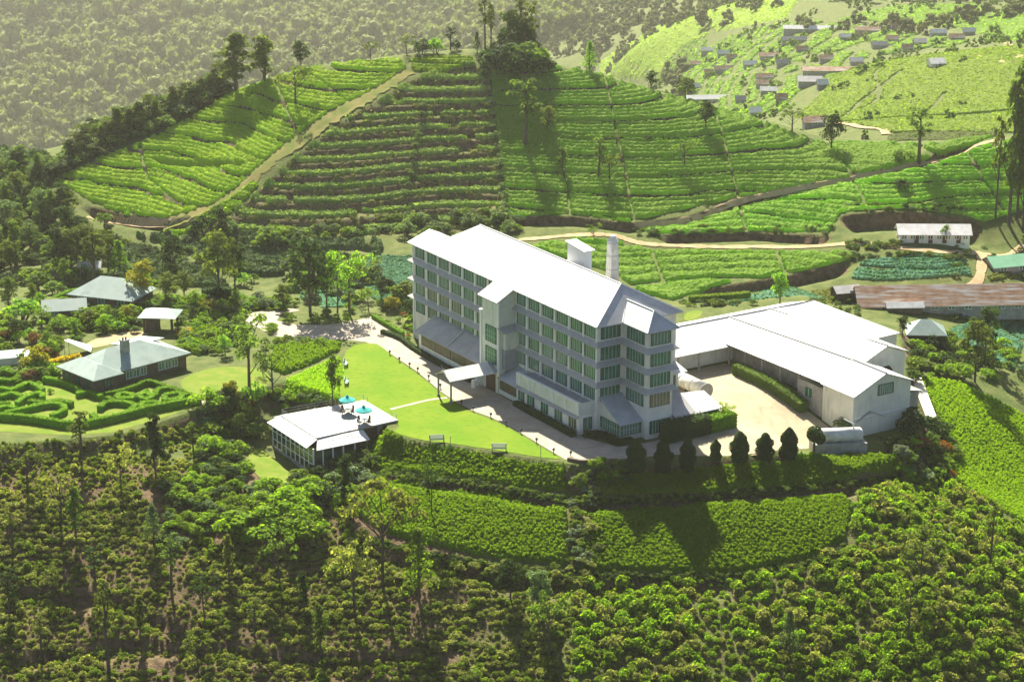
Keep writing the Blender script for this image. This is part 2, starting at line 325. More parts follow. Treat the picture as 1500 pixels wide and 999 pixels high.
# ------------------------------------------------------------------ builders
def raw_mesh(name, V, F, mat, smooth=False, tri=None):
    """numpy vertices and an (n,4) or (n,3) face array -> mesh"""
    V = np.ascontiguousarray(V, np.float32); F = np.ascontiguousarray(F, np.int32); me = bpy.data.meshes.new(name); k = F.shape[1]; n = len(F)
    me.vertices.add(len(V)); me.vertices.foreach_set('co', V.ravel()); me.loops.add(n * k); me.loops.foreach_set('vertex_index', F.ravel())
    me.polygons.add(n); me.polygons.foreach_set('loop_start', np.arange(0, n * k, k, dtype=np.int32))
    me.polygons.foreach_set('use_smooth', np.full(n, smooth)); me.update(calc_edges=True)
    for m in (mat if isinstance(mat, list) else [mat]): me.materials.append(m)
    return me
def obj(name, me, parent=None, loc=None):
    o = bpy.data.objects.new(name, me); COL.objects.link(o)
    if parent is not None: o.parent = parent
    if loc is not None: o.location = loc
    return o
def tag(o, label=None, cat=None, group=None, kind=None):
    if label: o['label'] = label
    if cat: o['category'] = cat
    if group: o['group'] = group
    if kind: o['kind'] = kind
    return o
def thing(name, label, cat, loc, rz=0., group=None):
    o = bpy.data.objects.new(name, None); COL.objects.link(o); o.location = loc; o.rotation_euler = (0, 0, rz); o.empty_display_size = .3
    return tag(o, label, cat, group)
class MB:
    def __init__(s): s.V = []; s.F = []
    def add(s, vs, fs):
        b = len(s.V); s.V += [tuple(map(float, v)) for v in vs]; s.F += [tuple(i + b for i in f) for f in fs]; return s
    def box(s, x0, x1, y0, y1, z0, z1):
        return s.add([(x0, y0, z0), (x1, y0, z0), (x1, y1, z0), (x0, y1, z0), (x0, y0, z1), (x1, y0, z1), (x1, y1, z1), (x0, y1, z1)],
                     [(3, 2, 1, 0), (4, 5, 6, 7), (0, 1, 5, 4), (1, 2, 6, 5), (2, 3, 7, 6), (3, 0, 4, 7)])
    def slab(s, pts, t=.14):
        n = len(pts); lo = [(p[0], p[1], p[2] - t) for p in pts]
        return s.add(list(pts) + lo, [tuple(range(n)), tuple(range(2 * n - 1, n - 1, -1))] + [(i, i + n, (i + 1) % n + n, (i + 1) % n) for i in range(n)])
    def prism(s, prof, ax, a, b):
        """profile of (horizontal, z) points extruded along x or y between a and b"""
        f = (lambda p, k: (k, p[0], p[1])) if ax == 'x' else (lambda p, k: (p[0], k, p[1])); n = len(prof)
        return s.add([f(p, a) for p in prof] + [f(p, b) for p in prof], [tuple(range(n)), tuple(range(2 * n - 1, n - 1, -1))] + [(i, i + n, (i + 1) % n + n, (i + 1) % n) for i in range(n)])
    def tube(s, p0, p1, r0, r1=None, n=8, cap=True):
        r1 = r0 if r1 is None else r1; p0 = Vector(p0); p1 = Vector(p1); d = (p1 - p0).normalized(); u = d.orthogonal().normalized(); v = d.cross(u)
        a = [p0 + (u * math.cos(t) + v * math.sin(t)) * r0 for t in [2 * math.pi * i / n for i in range(n)]]; b = [p1 + (u * math.cos(t) + v * math.sin(t)) * r1 for t in [2 * math.pi * i / n for i in range(n)]]
        fs = [(i, (i + 1) % n, (i + 1) % n + n, i + n) for i in range(n)]
        if cap: fs += [tuple(range(n - 1, -1, -1)), tuple(range(n, 2 * n))]
        return s.add(a + b, fs)
    def build(s, name, mat, parent=None, smooth=False, loc=None):
        me = bpy.data.meshes.new(name); me.from_pydata(s.V, [], s.F); me.materials.append(mat)
        bm = bmesh.new(); bm.from_mesh(me); bmesh.ops.recalc_face_normals(bm, faces=bm.faces); bm.to_mesh(me); bm.free()
        if smooth:
            for p in me.polygons: p.use_smooth = True
        return obj(name, me, parent, loc)
def quads(C, Nn, size, r=rng, aspect=1.5, tilt=.6):
    """leaf faces at centres C, facing roughly along Nn"""
    n = len(C); Nn = Nn + tilt * r.normal(size=(n, 3)); Nn /= np.linalg.norm(Nn, axis=1)[:, None] + 1e-9
    a = r.normal(size=(n, 3)); a -= (a * Nn).sum(1)[:, None] * Nn; a /= np.linalg.norm(a, axis=1)[:, None] + 1e-9; b = np.cross(Nn, a)
    s = (np.asarray(size) * r.uniform(.6, 1.35, n))[:, None]; a = a * s * .5 * aspect; b = b * s * .5
    V = np.stack([C - a, C - b * .9 + a * .1, C + a, C + b * .9 + a * .1], 1).reshape(-1, 3); F = np.arange(4 * n).reshape(n, 4); return V, F
def sphere_pts(n, r=rng):
    v = r.normal(size=(n, 3)); return v / np.linalg.norm(v, axis=1)[:, None]
def merge(L):
    V = []; F = []; b = 0
    for v, f in L: V.append(v); F.append(f + b); b += len(v)
    return np.concatenate(V), np.concatenate(F)
def grid_cap(poly_xy, step):
    P = [Vector(p) for p in poly_xy]; out = []
    for i in range(len(P)):
        a, b = P[i], P[(i + 1) % len(P)]; n = max(1, int((b - a).length / step))
        out += [a + (b - a) * k / n for k in range(n)]
    A = np.array(poly_xy); xs = np.arange(A[:, 0].min(), A[:, 0].max(), step); ys = np.arange(A[:, 1].min(), A[:, 1].max(), step)
    X, Y = np.meshgrid(xs, ys); X = X + .13; Y = Y + .17
    ok = inside(A, X, Y) & (segdist(A, X, Y, True) > step * .4)
    pts = out + [Vector(p) for p in zip(X[ok], Y[ok])]
    v, e, f, *_ = delaunay_2d_cdt(pts, [(i, (i + 1) % len(out)) for i in range(len(out))], [], 1, 1e-4)
    return [tuple(p) for p in v], f
def smooth_closed(pts, k=2):
    P = [np.array(p[:2]) for p in pts]
    for _ in range(k):
        Q = []
        for i in range(len(P)): a, b = P[i], P[(i + 1) % len(P)]; Q += [a * .75 + b * .25, a * .25 + b * .75]
        P = Q
    return P
def sheet(name, poly_xy, mat, dz, step=1.5, label=None, cat=None, kind='structure'):
    v, f = grid_cap([tuple(map(float, p[:2])) for p in poly_xy], step); X = np.array([p[0] for p in v]); Y = np.array([p[1] for p in v]); Z = gz(X, Y) + dz
    me = bpy.data.meshes.new(name); me.from_pydata(list(zip(X, Y, Z)), [], f); me.materials.append(mat)
    bm = bmesh.new(); bm.from_mesh(me); bmesh.ops.recalc_face_normals(bm, faces=bm.faces)
    if sum(q.normal.z for q in bm.faces) < 0: bmesh.ops.reverse_faces(bm, faces=bm.faces)
    bm.to_mesh(me); bm.free(); return tag(obj(name, me), label, cat, None, kind)
def catmull(P, n=8):
    P = [np.array(p, float) for p in P]; P = [2 * P[0] - P[1]] + P + [2 * P[-1] - P[-2]]; out = []
    for i in range(1, len(P) - 2):
        for k in range(n):
            t = k / n; a, b, c, d = P[i - 1], P[i], P[i + 1], P[i + 2]
            out.append(.5 * (2 * b + (c - a) * t + (2 * a - 5 * b + 4 * c - d) * t * t + (3 * b - a - 3 * c + d) * t ** 3))
    return out + [P[-2]]
def ribbon(name, pts_xy, width, mat, dz=.12, Zf=None, kind='structure', label=None, n=10, wob=.15):
    Zf = Zf or gz; C = np.array(catmull(pts_xy, n)); T = np.gradient(C, axis=0); T /= np.linalg.norm(T, axis=1)[:, None] + 1e-9; Nn = np.stack([-T[:, 1], T[:, 0]], 1)
    cols = np.linspace(-.5, .5, 5); w = width * (1 + wob * rng.normal(size=len(C)))[:, None, None]
    P = C[:, None] + Nn[:, None] * cols[None, :, None] * w; Z = Zf(P[..., 0].ravel(), P[..., 1].ravel()).reshape(P.shape[:2])
    Z = np.maximum(Z, Z.mean(1, keepdims=True) - .3) + dz
    V = np.concatenate([P, Z[..., None]], 2).reshape(-1, 3); k = 5
    F = [(i * k + j, (i + 1) * k + j, (i + 1) * k + j + 1, i * k + j + 1) for i in range(len(C) - 1) for j in range(k - 1)]
    me = raw_mesh(name, V, np.array(F)[:, ::-1], mat); return tag(obj(name, me), label, None, None, kind)
# ------------------------------------------------------------------ ground
def ground_mat(name, soil_attr):
    m, nt, out = _nt(name); geo = N(nt, 'ShaderNodeNewGeometry'); pos = geo.outputs['Position']
    grass, _ = noise_mix(nt, .35, (.06, .09, .018), (.125, .14, .04), .35, .7, vec=pos)
    soil, _ = noise_mix(nt, .8, (.065, .042, .024), (.18, .125, .068), .35, .7, vec=pos)
    at = N(nt, 'ShaderNodeAttribute', attribute_name='earth')
    n = N(nt, 'ShaderNodeTexNoise', Scale=.55, Detail=6.0, Roughness=.65); nt.links.new(pos, n.inputs['Vector'])
    add = N(nt, 'ShaderNodeMath', operation='ADD'); nt.links.new(at.outputs['Fac'], add.inputs[0]); nt.links.new(n.outputs['Fac'], add.inputs[1])
    r = N(nt, 'ShaderNodeMapRange'); r.inputs[1].default_value = .8; r.inputs[2].default_value = 1.15; nt.links.new(add.outputs[0], r.inputs[0])
    mx = N(nt, 'ShaderNodeMix', data_type='RGBA'); nt.links.new(r.outputs[0], mx.inputs[0]); nt.links.new(grass, mx.inputs[6]); nt.links.new(soil, mx.inputs[7])
    b = N(nt, 'ShaderNodeBsdfPrincipled'); b.inputs['Roughness'].default_value = .95; b.inputs['Specular IOR Level'].default_value = .1
    bn = N(nt, 'ShaderNodeTexNoise', Scale=2.5, Detail=5.0); nt.links.new(pos, bn.inputs['Vector'])
    bp = N(nt, 'ShaderNodeBump', Strength=.6, Distance=.3); nt.links.new(bn.outputs['Fac'], bp.inputs['Height']); nt.links.new(bp.outputs[0], b.inputs['Normal'])
    nt.links.new(mx.outputs[2], b.inputs['Base Color']); nt.links.new(b.outputs[0], out.inputs[0]); return m
M['ground'] = ground_mat('mixed grass and earth', True)
def grid_obj(name, X, Y, Z, earth, mat):
    ny, nx = X.shape; V = np.stack([X.ravel(), Y.ravel(), Z.ravel()], 1); idx = np.arange(ny * nx).reshape(ny, nx)
    F = np.stack([idx[:-1, :-1].ravel(), idx[:-1, 1:].ravel(), idx[1:, 1:].ravel(), idx[1:, :-1].ravel()], 1)
    me = raw_mesh(name, V, F, mat, True); a = me.attributes.new('earth', 'FLOAT', 'POINT'); a.data.foreach_set('value', earth.ravel().astype(np.float32))
    o = obj(name, me); return tag(o, kind='structure')
dzy, dzx = np.gradient(ZG, GY, GX); slope = np.hypot(dzx, dzy)
EARTH = .18 + .55 * sst((slope - .45) / .5)
EARTH = np.where(inside(TERR, MX, MY), np.maximum(EARTH, .42), EARTH)
EARTH = np.where((MY < 338) & ~ins, np.maximum(EARTH, .40 + .25 * sst((5 - MX) / 20)), EARTH)
EARTH = np.where(ins, .1, EARTH)
grid_obj('ground', MX, MY, ZG, EARTH, M['ground'])
fdy, fdx = np.gradient(FZ, FY, FX); fs = np.hypot(fdx, fdy)
FE = .15 + .35 * vt * sst((fs - .45) / .4)
grid_obj('far_hills', FMX, FMY, FZ, FE, M['ground'])

# drive, courtyard, lawn
DRIVE = W0([(360, 470), (395, 490), (440, 501), (500, 497), (535, 501), (560, 510), (578, 522), (612, 545), (645, 573), (670, 590), (693, 602), (719, 611), (741, 622), (763, 634), (786, 648), (811, 663), (828, 673),
            (900, 673), (960, 668), (1020, 664), (1030, 640), (990, 640), (950, 648), (905, 655), (860, 642), (800, 618), (735, 580), (700, 562), (650, 535), (612, 513), (585, 490), (570, 470), (548, 463), (520, 470), (480, 476), (435, 476), (405, 470), (412, 460), (440, 455), (430, 452), (395, 454), (368, 459)])
sheet('driveway', DRIVE, M['path'], .03)
COURT = [uvw(18.5, 20), uvw(18.5, 40), uvw(-15.5, 38.8)] + W0([(1196, 652), (1130, 664), (1080, 669), (1020, 668)]) + [uvw(-6, 13), uvw(4, 20)]
sheet('courtyard', COURT, M['court'], .045)
LAWN = smooth_closed(W0([(508, 507), (548, 502), (562, 510)]) + W0([(578, 525), (612, 548), (645, 576), (670, 593), (693, 605), (719, 614), (741, 625), (763, 637), (786, 651), (811, 666), (826, 674)]) + W0([(770, 667), (700, 655), (600, 643), (560, 638)]) + [uvw(18, -27.5), uvw(21, -24.2), uvw(33.5, -24.2), uvw(34, -27)] + W0([(497, 585), (500, 545)]), 1)
sheet('lawn', LAWN, M['lawn'], .055)
ribbon('lawn_path', W0([(572, 600), (600, 593), (630, 586), (655, 583)]), .8, M['path'], .075, wob=.05)
for nm, pl in [('grass_patch', [(255, 560), (300, 540), (345, 536), (390, 542), (398, 560), (380, 580), (345, 590), (290, 585)]), ('side_lawn', [(1002, 458), (1030, 453), (1026, 466), (1002, 472)]), ('corner_lawn', [(585, 460), (611, 458), (611, 475), (600, 478)])]:
    sheet(nm, smooth_closed(W0(pl), 2), M['verge'], .035)
sheet('garden_path', W0([(238, 565), (262, 572), (300, 588), (296, 592), (250, 576)]), M['path'], .05)
sheet('garden_grass', smooth_closed(W0([(-40, 560), (60, 545), (140, 580), (235, 566), (295, 592), (230, 615), (140, 640), (0, 632), (-40, 630)]), 1), M['verge'], .02)
sheet('grass_patch', smooth_closed([hit(*p)[:2] for p in [(362, 660), (385, 655), (420, 690), (440, 705), (400, 712), (368, 690)]], 2), M['verge'], .08)
sheet('sandy_yard', smooth_closed(W0([(122, 505), (150, 492), (200, 484), (225, 490), (180, 500), (130, 512)]), 2), M['dirt'], .03)
# dirt tracks
ribbon('dirt_road', [hit(*p)[:2] for p in [(760, 352), (800, 349), (850, 345), (900, 346), (940, 357), (1000, 361), (1100, 362), (1200, 361), (1260, 357), (1330, 365), (1400, 370), (1440, 372), (1500, 360)]], 1.7, M['dirt'], .14)
ribbon('dirt_road', [hit(*p)[:2] for p in [(1440, 371), (1438, 390), (1432, 412), (1410, 424)]], 2.0, M['dirt'], .14)
ribbon('hill_track', [hit(*p)[:2] for p in [(930, 334), (1010, 324), (1080, 299), (1160, 280), (1250, 262), (1340, 245), (1430, 214), (1470, 204)]], 1.3, M['dirt'], .16)
ribbon('hill_track', [hit(*p)[:2] for p in [(128, 318), (150, 325), (190, 331), (235, 332), (290, 325)]], 1.8, M['dirt'], .16)
ribbon('ridge_path', [hit(*p)[:2] for p in [(598, 104), (560, 128), (520, 152), (480, 176), (440, 206), (400, 232), (370, 258), (340, 282), (290, 310), (240, 338)]], 4.2, M['grass_ridge'], .10)
def farribbon(name, pts, w, mat): return ribbon(name, [far_hit(*p)[:2] for p in pts], w, mat, .35, lambda X, Y: far_sample(FZ, X, Y))
farribbon('far_track', [(1220, 174), (1232, 180), (1258, 187), (1290, 190), (1298, 198)], 3.0, M['dirt'])
farribbon('far_track', [(1415, 80), (1440, 84), (1470, 92), (1500, 102)], 2.6, M['dirt'])
farribbon('far_track', [(1465, 60), (1478, 68), (1490, 80), (1500, 90)], 3.0, M['dirt'])
farribbon('far_track', [(1360, 105), (1375, 120), (1384, 136)], 1.6, M['dirt'])
# ------------------------------------------------------------------ factory
FAC = thing('factory_building', 'long five storey white tea factory with grey awnings and green windows', 'factory', (O2[0], O2[1], 0), YAW)
def bar(mb, face, pl, a0, a1, z0, z1, d0, d1):
    if face == 'v-': mb.box(pl - d1, pl - d0, a0, a1, z0, z1)
    elif face == 'v+': mb.box(pl + d0, pl + d1, a0, a1, z0, z1)
    elif face == 'u-': mb.box(a0, a1, pl - d1, pl - d0, z0, z1)
    else: mb.box(a0, a1, pl + d0, pl + d1, z0, z1)
def window(par, face, pl, c, w, z0, z1, n=4, glass='glass', frame='frame', mull='mullion', rows=0):
    n = n + 1 if w > 2 else n
    glass = ('glass3' if random.random() < .16 else glass) if glass == 'glass' else glass; f = MB(); a0, a1 = c - w / 2, c + w / 2; t = .09
    bar(f, face, pl, a0, a1, z0 - t, z0, -.02, .10); bar(f, face, pl, a0, a1, z1, z1 + t, -.02, .10); bar(f, face, pl, a0 - t, a0, z0 - t, z1 + t, -.02, .10); bar(f, face, pl, a1, a1 + t, z0 - t, z1 + t, -.02, .10)
    fo = f.build('window', M[frame], par)
    p = MB(); bar(p, face, pl, a0, a1, z0, z1, -.02, .03); p.build('pane', M[glass], fo)
    m = MB()
    for i in range(1, n): x = a0 + w * i / n; bar(m, face, pl, x - .05, x + .05, z0, z1, .035, .075)
    for k in range(1, rows + 1): z = z0 + (z1 - z0) * k / (rows + 1); bar(m, face, pl, a0, a1, z - .03, z + .03, .04, .07)
    m.build('mullion', M[mull], fo); return fo
ZE = 18.1
w_ = MB(); w_.box(.8, 16.2, .8, 55.7, -.5, 18.2); w_.build('wall', M['wall'], FAC)
w_ = MB(); w_.box(.8, 5.8, 55.7, 61, -.5, 18.2); w_.build('wall', M['wall'], FAC)
w_ = MB(); w_.box(5.6, 10.6, -6.2, .8, -.5, 18.2); w_.build('tower_wall', M['wall'], FAC)
# pilasters between the bays and at the corners
for u in (1.05, 4.85, 9.15, 13.45, 17.75, 22.05, 34.7, 39.0, 43.3, 47.6, 51.9, 55.9, 60.8): pl_ = MB(); pl_.box(.62, .8, u - .22, u + .22, 0, 17.9); pl_.build('pilaster', M['trim'], FAC)
# roofs
r_ = MB(); ZR = 22.7; up = [(0, 0, ZE), (0, 56.4, ZE), (8.5, 50.2, ZR), (8.5, 5.65, ZR)]
r_.slab(up); r_.slab([(17, 56.4, ZE), (17, 0, ZE), (8.5, 5.65, ZR), (8.5, 50.2, ZR)]); r_.slab([(0, 56.4, ZE), (17, 56.4, ZE), (8.5, 50.2, ZR)])
r_.build('roof', M['white_roof'], FAC)
r_ = MB(); r_.slab([(17, 0, ZE), (0, 0, ZE), (8.5, 5.65, ZR)]); r_.build('hip_end', M['hip_roof'], FAC)
r_ = MB(); r_.slab([(0, 55.2, ZE + .02), (0, 61.6, ZE + .02), (4.6, 61.6, 19.9), (4.6, 55.2, 19.9)]); r_.slab([(4.6, 61.6, 19.9), (6.6, 61.6, 19.1), (6.6, 55.2, 19.1), (4.6, 55.2, 19.9)]); r_.build('end_roof', M['white_roof'], FAC)
g_ = MB(); g_.prism([(.8, 18.2), (4.6, 19.75), (5.8, 19.3), (5.8, 18.2)], 'y', 55.8, 61.0); g_.build('end_gable', M['wall'], FAC)
# near tower roof: hip running into the main hip
tz = ZE + .05; r_ = MB(); rd = 20.7
A0 = (5.0, -7.0, tz); A1 = (11.2, -7.0, tz); B0 = (8.1, -4.2, rd); B1 = (8.1, 3.6, rd)
r_.slab([A1, A0, B0]); r_.slab([A0, (5.0, 1.2, tz), B1, B0]); r_.slab([(11.2, 1.2, tz), A1, B0, B1]); r_.build('tower_roof', M['hip_roof'], FAC)
rc = MB()
for p, q in [((0, 0, ZE), (8.5, 5.65, ZR)), ((17, 0, ZE), (8.5, 5.65, ZR)), ((8.5, 5.65, ZR), (8.5, 50.2, ZR)), (A0, B0), (A1, B0), (B0, B1), ((5, 0, tz), (8.1, 3.6, rd))]: rc.tube((p[0], p[1], p[2] + .05), (q[0], q[1], q[2] + .05), .11, n=6)
rc.build('ridge_cap', M['trim'], FAC)
# awnings
AZ = [14.7, 11.3, 7.9]
for z in AZ:
    zi = z + .72; o = -.05
    a_ = MB(); L = [(.85, .8, zi), (.85, 25.6, zi), (o, 25.6, z), (o, o, z)]; a_.slab(L, .08)
    a_.slab([(.8, .85, zi), (5.6, .85, zi), (4.8, o, z), (o, o, z)], .08)
    a_.slab([(5.65, .85, zi), (5.65, -6.2, zi), (4.8, -7.05, z), (4.8, o, z)], .08)
    a_.slab([(5.6, -6.15, zi), (10.6, -6.15, zi), (11.4, -7.05, z), (4.8, -7.05, z)], .08)
    a_.build('awning', M['awning'], FAC)
    if z > 4:
        a_ = MB(); a_.slab([(.85, 31.0, zi), (.85, 61.0, zi), (o, 61.85, z), (o, 31.0, z)], .08); a_.build('awning', M['awning'], FAC)
        a_ = MB(); a_.slab([(.8, 60.95, zi), (5.8, 60.95, zi), (6.6, 62.0, z), (o, 62.0, z)], .08); a_.build('lit_end_awning', M['white_roof'], FAC)  # white instead of awning grey: sunlight on the end put into the colour
WZ = [(15.75, 17.65), (12.25, 14.4), (8.85, 11.0), (5.4, 7.6)]
bays_r = [2.95, 7.0, 11.3, 15.6, 19.9, 23.9]; bays_l = [32.7, 36.85, 41.15, 45.45, 49.75, 53.9, 58.4]
for k, (z0, z1) in enumerate(WZ):
    for u in bays_r: window(FAC, 'v-', .8, u, 3.0 if u != 23.9 else 2.4, z0, z1, 5)
    for i, u in enumerate(bays_l):
        window(FAC, 'v-', .8, u, 3.0 if i < 6 else 2.9, z0, z1, 5, 'glass2' if (k >= 2 and i in (3, 4, 5)) else 'glass')
    window(FAC, 'u-', .8, 3.2, 3.6, z0, z1, 4)
    window(FAC, 'v-', 5.6, -2.9, 4.6, z0, z1, 5)
    window(FAC, 'u-', -6.2, 8.1, 3.7, z0, z1, 5, 'glass2' if k == 3 else 'glass')
window(FAC, 'u-', -6.2, 8.2, 3.8, .9, 2.9, 6)
# entrance wing with sloping roof
w_ = MB(); w_.prism([(-2.7, -.5), (.78, -.5), (.78, 18.35), (-2.7, 16.45)], 'y', 25.8, 30.9); w_.build('wing_wall', M['wall2'], FAC)
r_ = MB(); r_.slab([(-3.3, 25.2, 16.32), (1.2, 25.2, 18.8), (1.2, 31.5, 18.8), (-3.3, 31.5, 16.32)], .14); r_.build('wing_roof', M['white_roof'], FAC)
window(FAC, 'v-', -2.7, 28.0, 3.3, 8.7, 11.4, 4, rows=2); window(FAC, 'v-', -2.7, 28.0, 3.3, 5.0, 7.6, 4, rows=2)
w_ = MB(); w_.box(-2.9, -2.45, 30.95, 31.5, 0, 13.4); w_.box(-3.0, -2.4, 30.9, 31.6, 13.4, 13.7); w_.build('flue_pipe', M['trim'], FAC)
w_ = MB(); w_.box(-2.75, -2.5, 25.55, 25.95, 3.0, 16.2); w_.build('corner_board', M['trim'], FAC)
w_ = MB(); w_.box(-1.9, .78, 24.6, 25.79, 7.9, 10.9); w_.build('side_bay', M['wall2'], FAC)
w_ = MB(); w_.box(-1.9, .78, 24.75, 25.79, 4.2, 7.88); w_.build('side_panel', M['midgrey'], FAC)  # plain grey box, darker than the bay above it
w_ = MB(); w_.slab([(-2.9, 25.78, 11.7), (.78, 25.78, 11.95), (.0, 24.0, 11.15), (-2.6, 24.2, 11.0)], .08); w_.build('side_awning', M['awning'], FAC)
# lean-to, left of the wing
r_ = MB(); r_.slab([(-3.1, 31.2, 3.75), (.85, 31.2, 6.5), (.85, 42.45, 6.5), (-3.1, 42.45, 3.75)], .12); r_.slab([(-3.1, 42.55, 3.75), (.85, 42.55, 6.5), (.85, 52.6, 6.5), (-3.1, 54.0, 3.75)], .12); r_.build('lean_to_roof', M['grey_roof'], FAC)
r_ = MB(); r_.slab([(-3.1, 42.3, 3.9), (.85, 42.3, 6.65), (.85, 42.7, 6.65), (-3.1, 42.7, 3.9)], .1); r_.build('roof_seam', M['awning'], FAC)
w_ = MB(); w_.prism([(-2.6, -.5), (.78, -.5), (.78, 6.3), (-2.6, 3.9)], 'y', 31.3, 53.2); w_.build('lean_to_wall', M['wall'], FAC)
for i in range(4): window(FAC, 'v-', -2.6, 34.3 + 5.1 * i, 4.9, 1.7, 3.4, 9, 'glass2', 'wood', 'wood', 0)
# flat roofed annex right of the wing
w_ = MB(); w_.box(-2.5, .78, 1.2, 20.0, -.5, 4.75); w_.build('annex_wall', M['wall'], FAC)
p_ = MB(); p_.box(-2.55, -2.25, 1.15, 20.0, 3.3, 5.35); p_.box(-2.25, .78, 1.15, 1.4, 3.3, 5.35); p_.build('parapet', M['wall2'], FAC)
p_ = MB()
for u in (1.3, 5, 8.8, 12.5, 16.2, 19.9): p_.box(-2.68, -2.55, u - .1, u + .1, 3.3, 5.4)
p_.box(-2.7, -2.15, 1.05, 20.1, 5.36, 5.5); p_.build('coping', M['trim'], FAC)
d_ = MB(); d_.box(-2.2, .78, 1.45, 20.0, 4.76, 4.85); d_.build('annex_deck', M['midgrey'], FAC)
a_ = MB(); a_.slab([(-2.5, 1.0, 3.25), (-2.5, 20, 3.25), (-3.15, 20.0, 2.95), (-3.15, 1.0, 2.95)], .08); a_.build('annex_ledge', M['grey_roof'], FAC)
for u in (3.0, 7.2, 11.4, 15.6): window(FAC, 'v-', -2.5, u, 1.9, .9, 2.6, 3, 'glass2' if u < 4 else 'glass')
window(FAC, 'v-', -2.5, 18.6, 1.6, .9, 2.6, 3); window(FAC, 'u-', 1.2, -.8, 1.5, .8, 2.7, 2)
d_ = MB(); d_.box(-2.56, -2.44, 4.85, 5.75, 0, 2.4); d_.build('door', M['trim'], FAC)
w_ = MB(); w_.box(-2.5, .78, 20.02, 25.7, -.5, 2.9); w_.build('annex_wall', M['wall'], FAC)
window(FAC, 'v-', -2.5, 22.8, 5.0, 1.0, 2.6, 9, 'glass2', 'wood', 'wood', 0)
r_ = MB(); r_.slab([(-3.0, 20.02, 2.95), (.85, 20.02, 4.7), (.85, 25.75, 4.7), (-3.0, 25.75, 2.95)], .1); r_.build('annex_roof', M['hip_roof'], FAC)
# glazed sunroom at the near end
w_ = MB(); w_.prism([(.79, -.5), (-4.7, -.5), (-4.7, 3.2), (.79, 5.9)], 'x', 1.5, 5.58); w_.build('sunroom_wall', M['wall2'], FAC)
r_ = MB(); r_.slab([(1.0, -5.4, 3.0), (1.0, .85, 6.1), (6.2, .85, 6.1), (6.2, -5.4, 3.0)], .1); r_.build('sunroom_roof', M['hip_roof'], FAC)
window(FAC, 'v-', 1.5, -1.9, 5.2, .9, 2.7, 7, rows=1); window(FAC, 'u-', -4.7, 3.6, 3.8, .9, 2.7, 6, rows=1)
# porch
PC = 27.9; r_ = MB()
r_.slab([(-12.4, 25.4, 3.95), (-3.6, 25.4, 3.95), (-3.6, PC, 5.25), (-12.4, PC, 5.25)], .1); r_.slab([(-3.6, 30.4, 3.95), (-12.4, 30.4, 3.95), (-12.4, PC, 5.25), (-3.6, PC, 5.25)], .1); r_.build('porch_roof', M['whitesheet'], FAC)
r_ = MB(); r_.slab([(-3.55, 25.3, 3.9), (-2.65, 26.0, 4.0), (-2.65, PC, 5.2), (-3.55, PC, 5.2)], .1); r_.slab([(-3.55, 30.5, 3.9), (-2.65, 30.5, 4.0), (-2.65, PC, 5.2), (-3.55, PC, 5.2)], .1); r_.build('porch_hood', M['grey_roof'], FAC)
for u in (25.8, 30.0):
    p_ = MB(); p_.box(-12.1, -11.85, u - .12, u + .12, 0, 4.0); p_.box(-12.2, -11.75, u - .22, u + .22, 0, .35); p_.build('porch_post', M['post'], FAC)
    p_ = MB(); p_.box(-11.9, -3.6, u - .08, u + .08, 3.75, 3.95); p_.build('porch_beam', M['post'], FAC)
p_ = MB(); p_.box(-12.15, -11.9, 25.8, 30.0, 3.75, 3.95); p_.tube((-12.2, PC - .7, 5.0), (-12.2, PC + .7, 5.9), .05); p_.tube((-12.2, PC + .7, 5.0), (-12.2, PC - .7, 5.9), .05); p_.build('porch_finial', M['post'], FAC)
d_ = MB(); d_.box(-2.8, -2.72, 26.6, 29.6, 0, 3.2); d_.build('entrance_door', M['wood'], FAC)
p_ = MB(); p_.tube((-3.4, 31.4, 0), (-3.4, 31.4, 2.6), .3, n=10); p_.tube((-4.6, 30.6, 0), (-4.6, 30.6, 1.4), .45, n=10); p_.build('column', M['trim'], FAC)
# roof hatch box and flue tower behind
b_ = MB(); b_.prism([(19.2, 18.5), (24.2, 18.5), (24.2, 25.3), (19.2, 24.8)], 'x', 10.2, 11.8); b_.build('vent_housing', M['trim'], FAC)
b_ = MB(); b_.slab([(9.9, 18.7, 24.85), (12.2, 18.7, 24.85), (12.2, 24.6, 25.45), (9.9, 24.6, 25.45)], .12); b_.build('vent_cap', M['white_roof'], FAC)
CHV, CHU = 17.7, 21.6
c_ = MB(); c_.tube((CHV, CHU, 0), (CHV, CHU, 25.0), 1.75, 1.02, n=6); c_.tube((CHV, CHU, 25.0), (CHV, CHU, 25.9), 1.02, .45, n=6); c_.build('chimney', M['tank'], FAC)
c_ = MB()
for z in (17.5, 20, 22.4, 24.6): r = 1.75 - .73 * z / 25.0; c_.tube((CHV, CHU, z), (CHV, CHU, z + .16), r + .05, n=6)
c_.build('chimney_band', M['awning'], FAC)
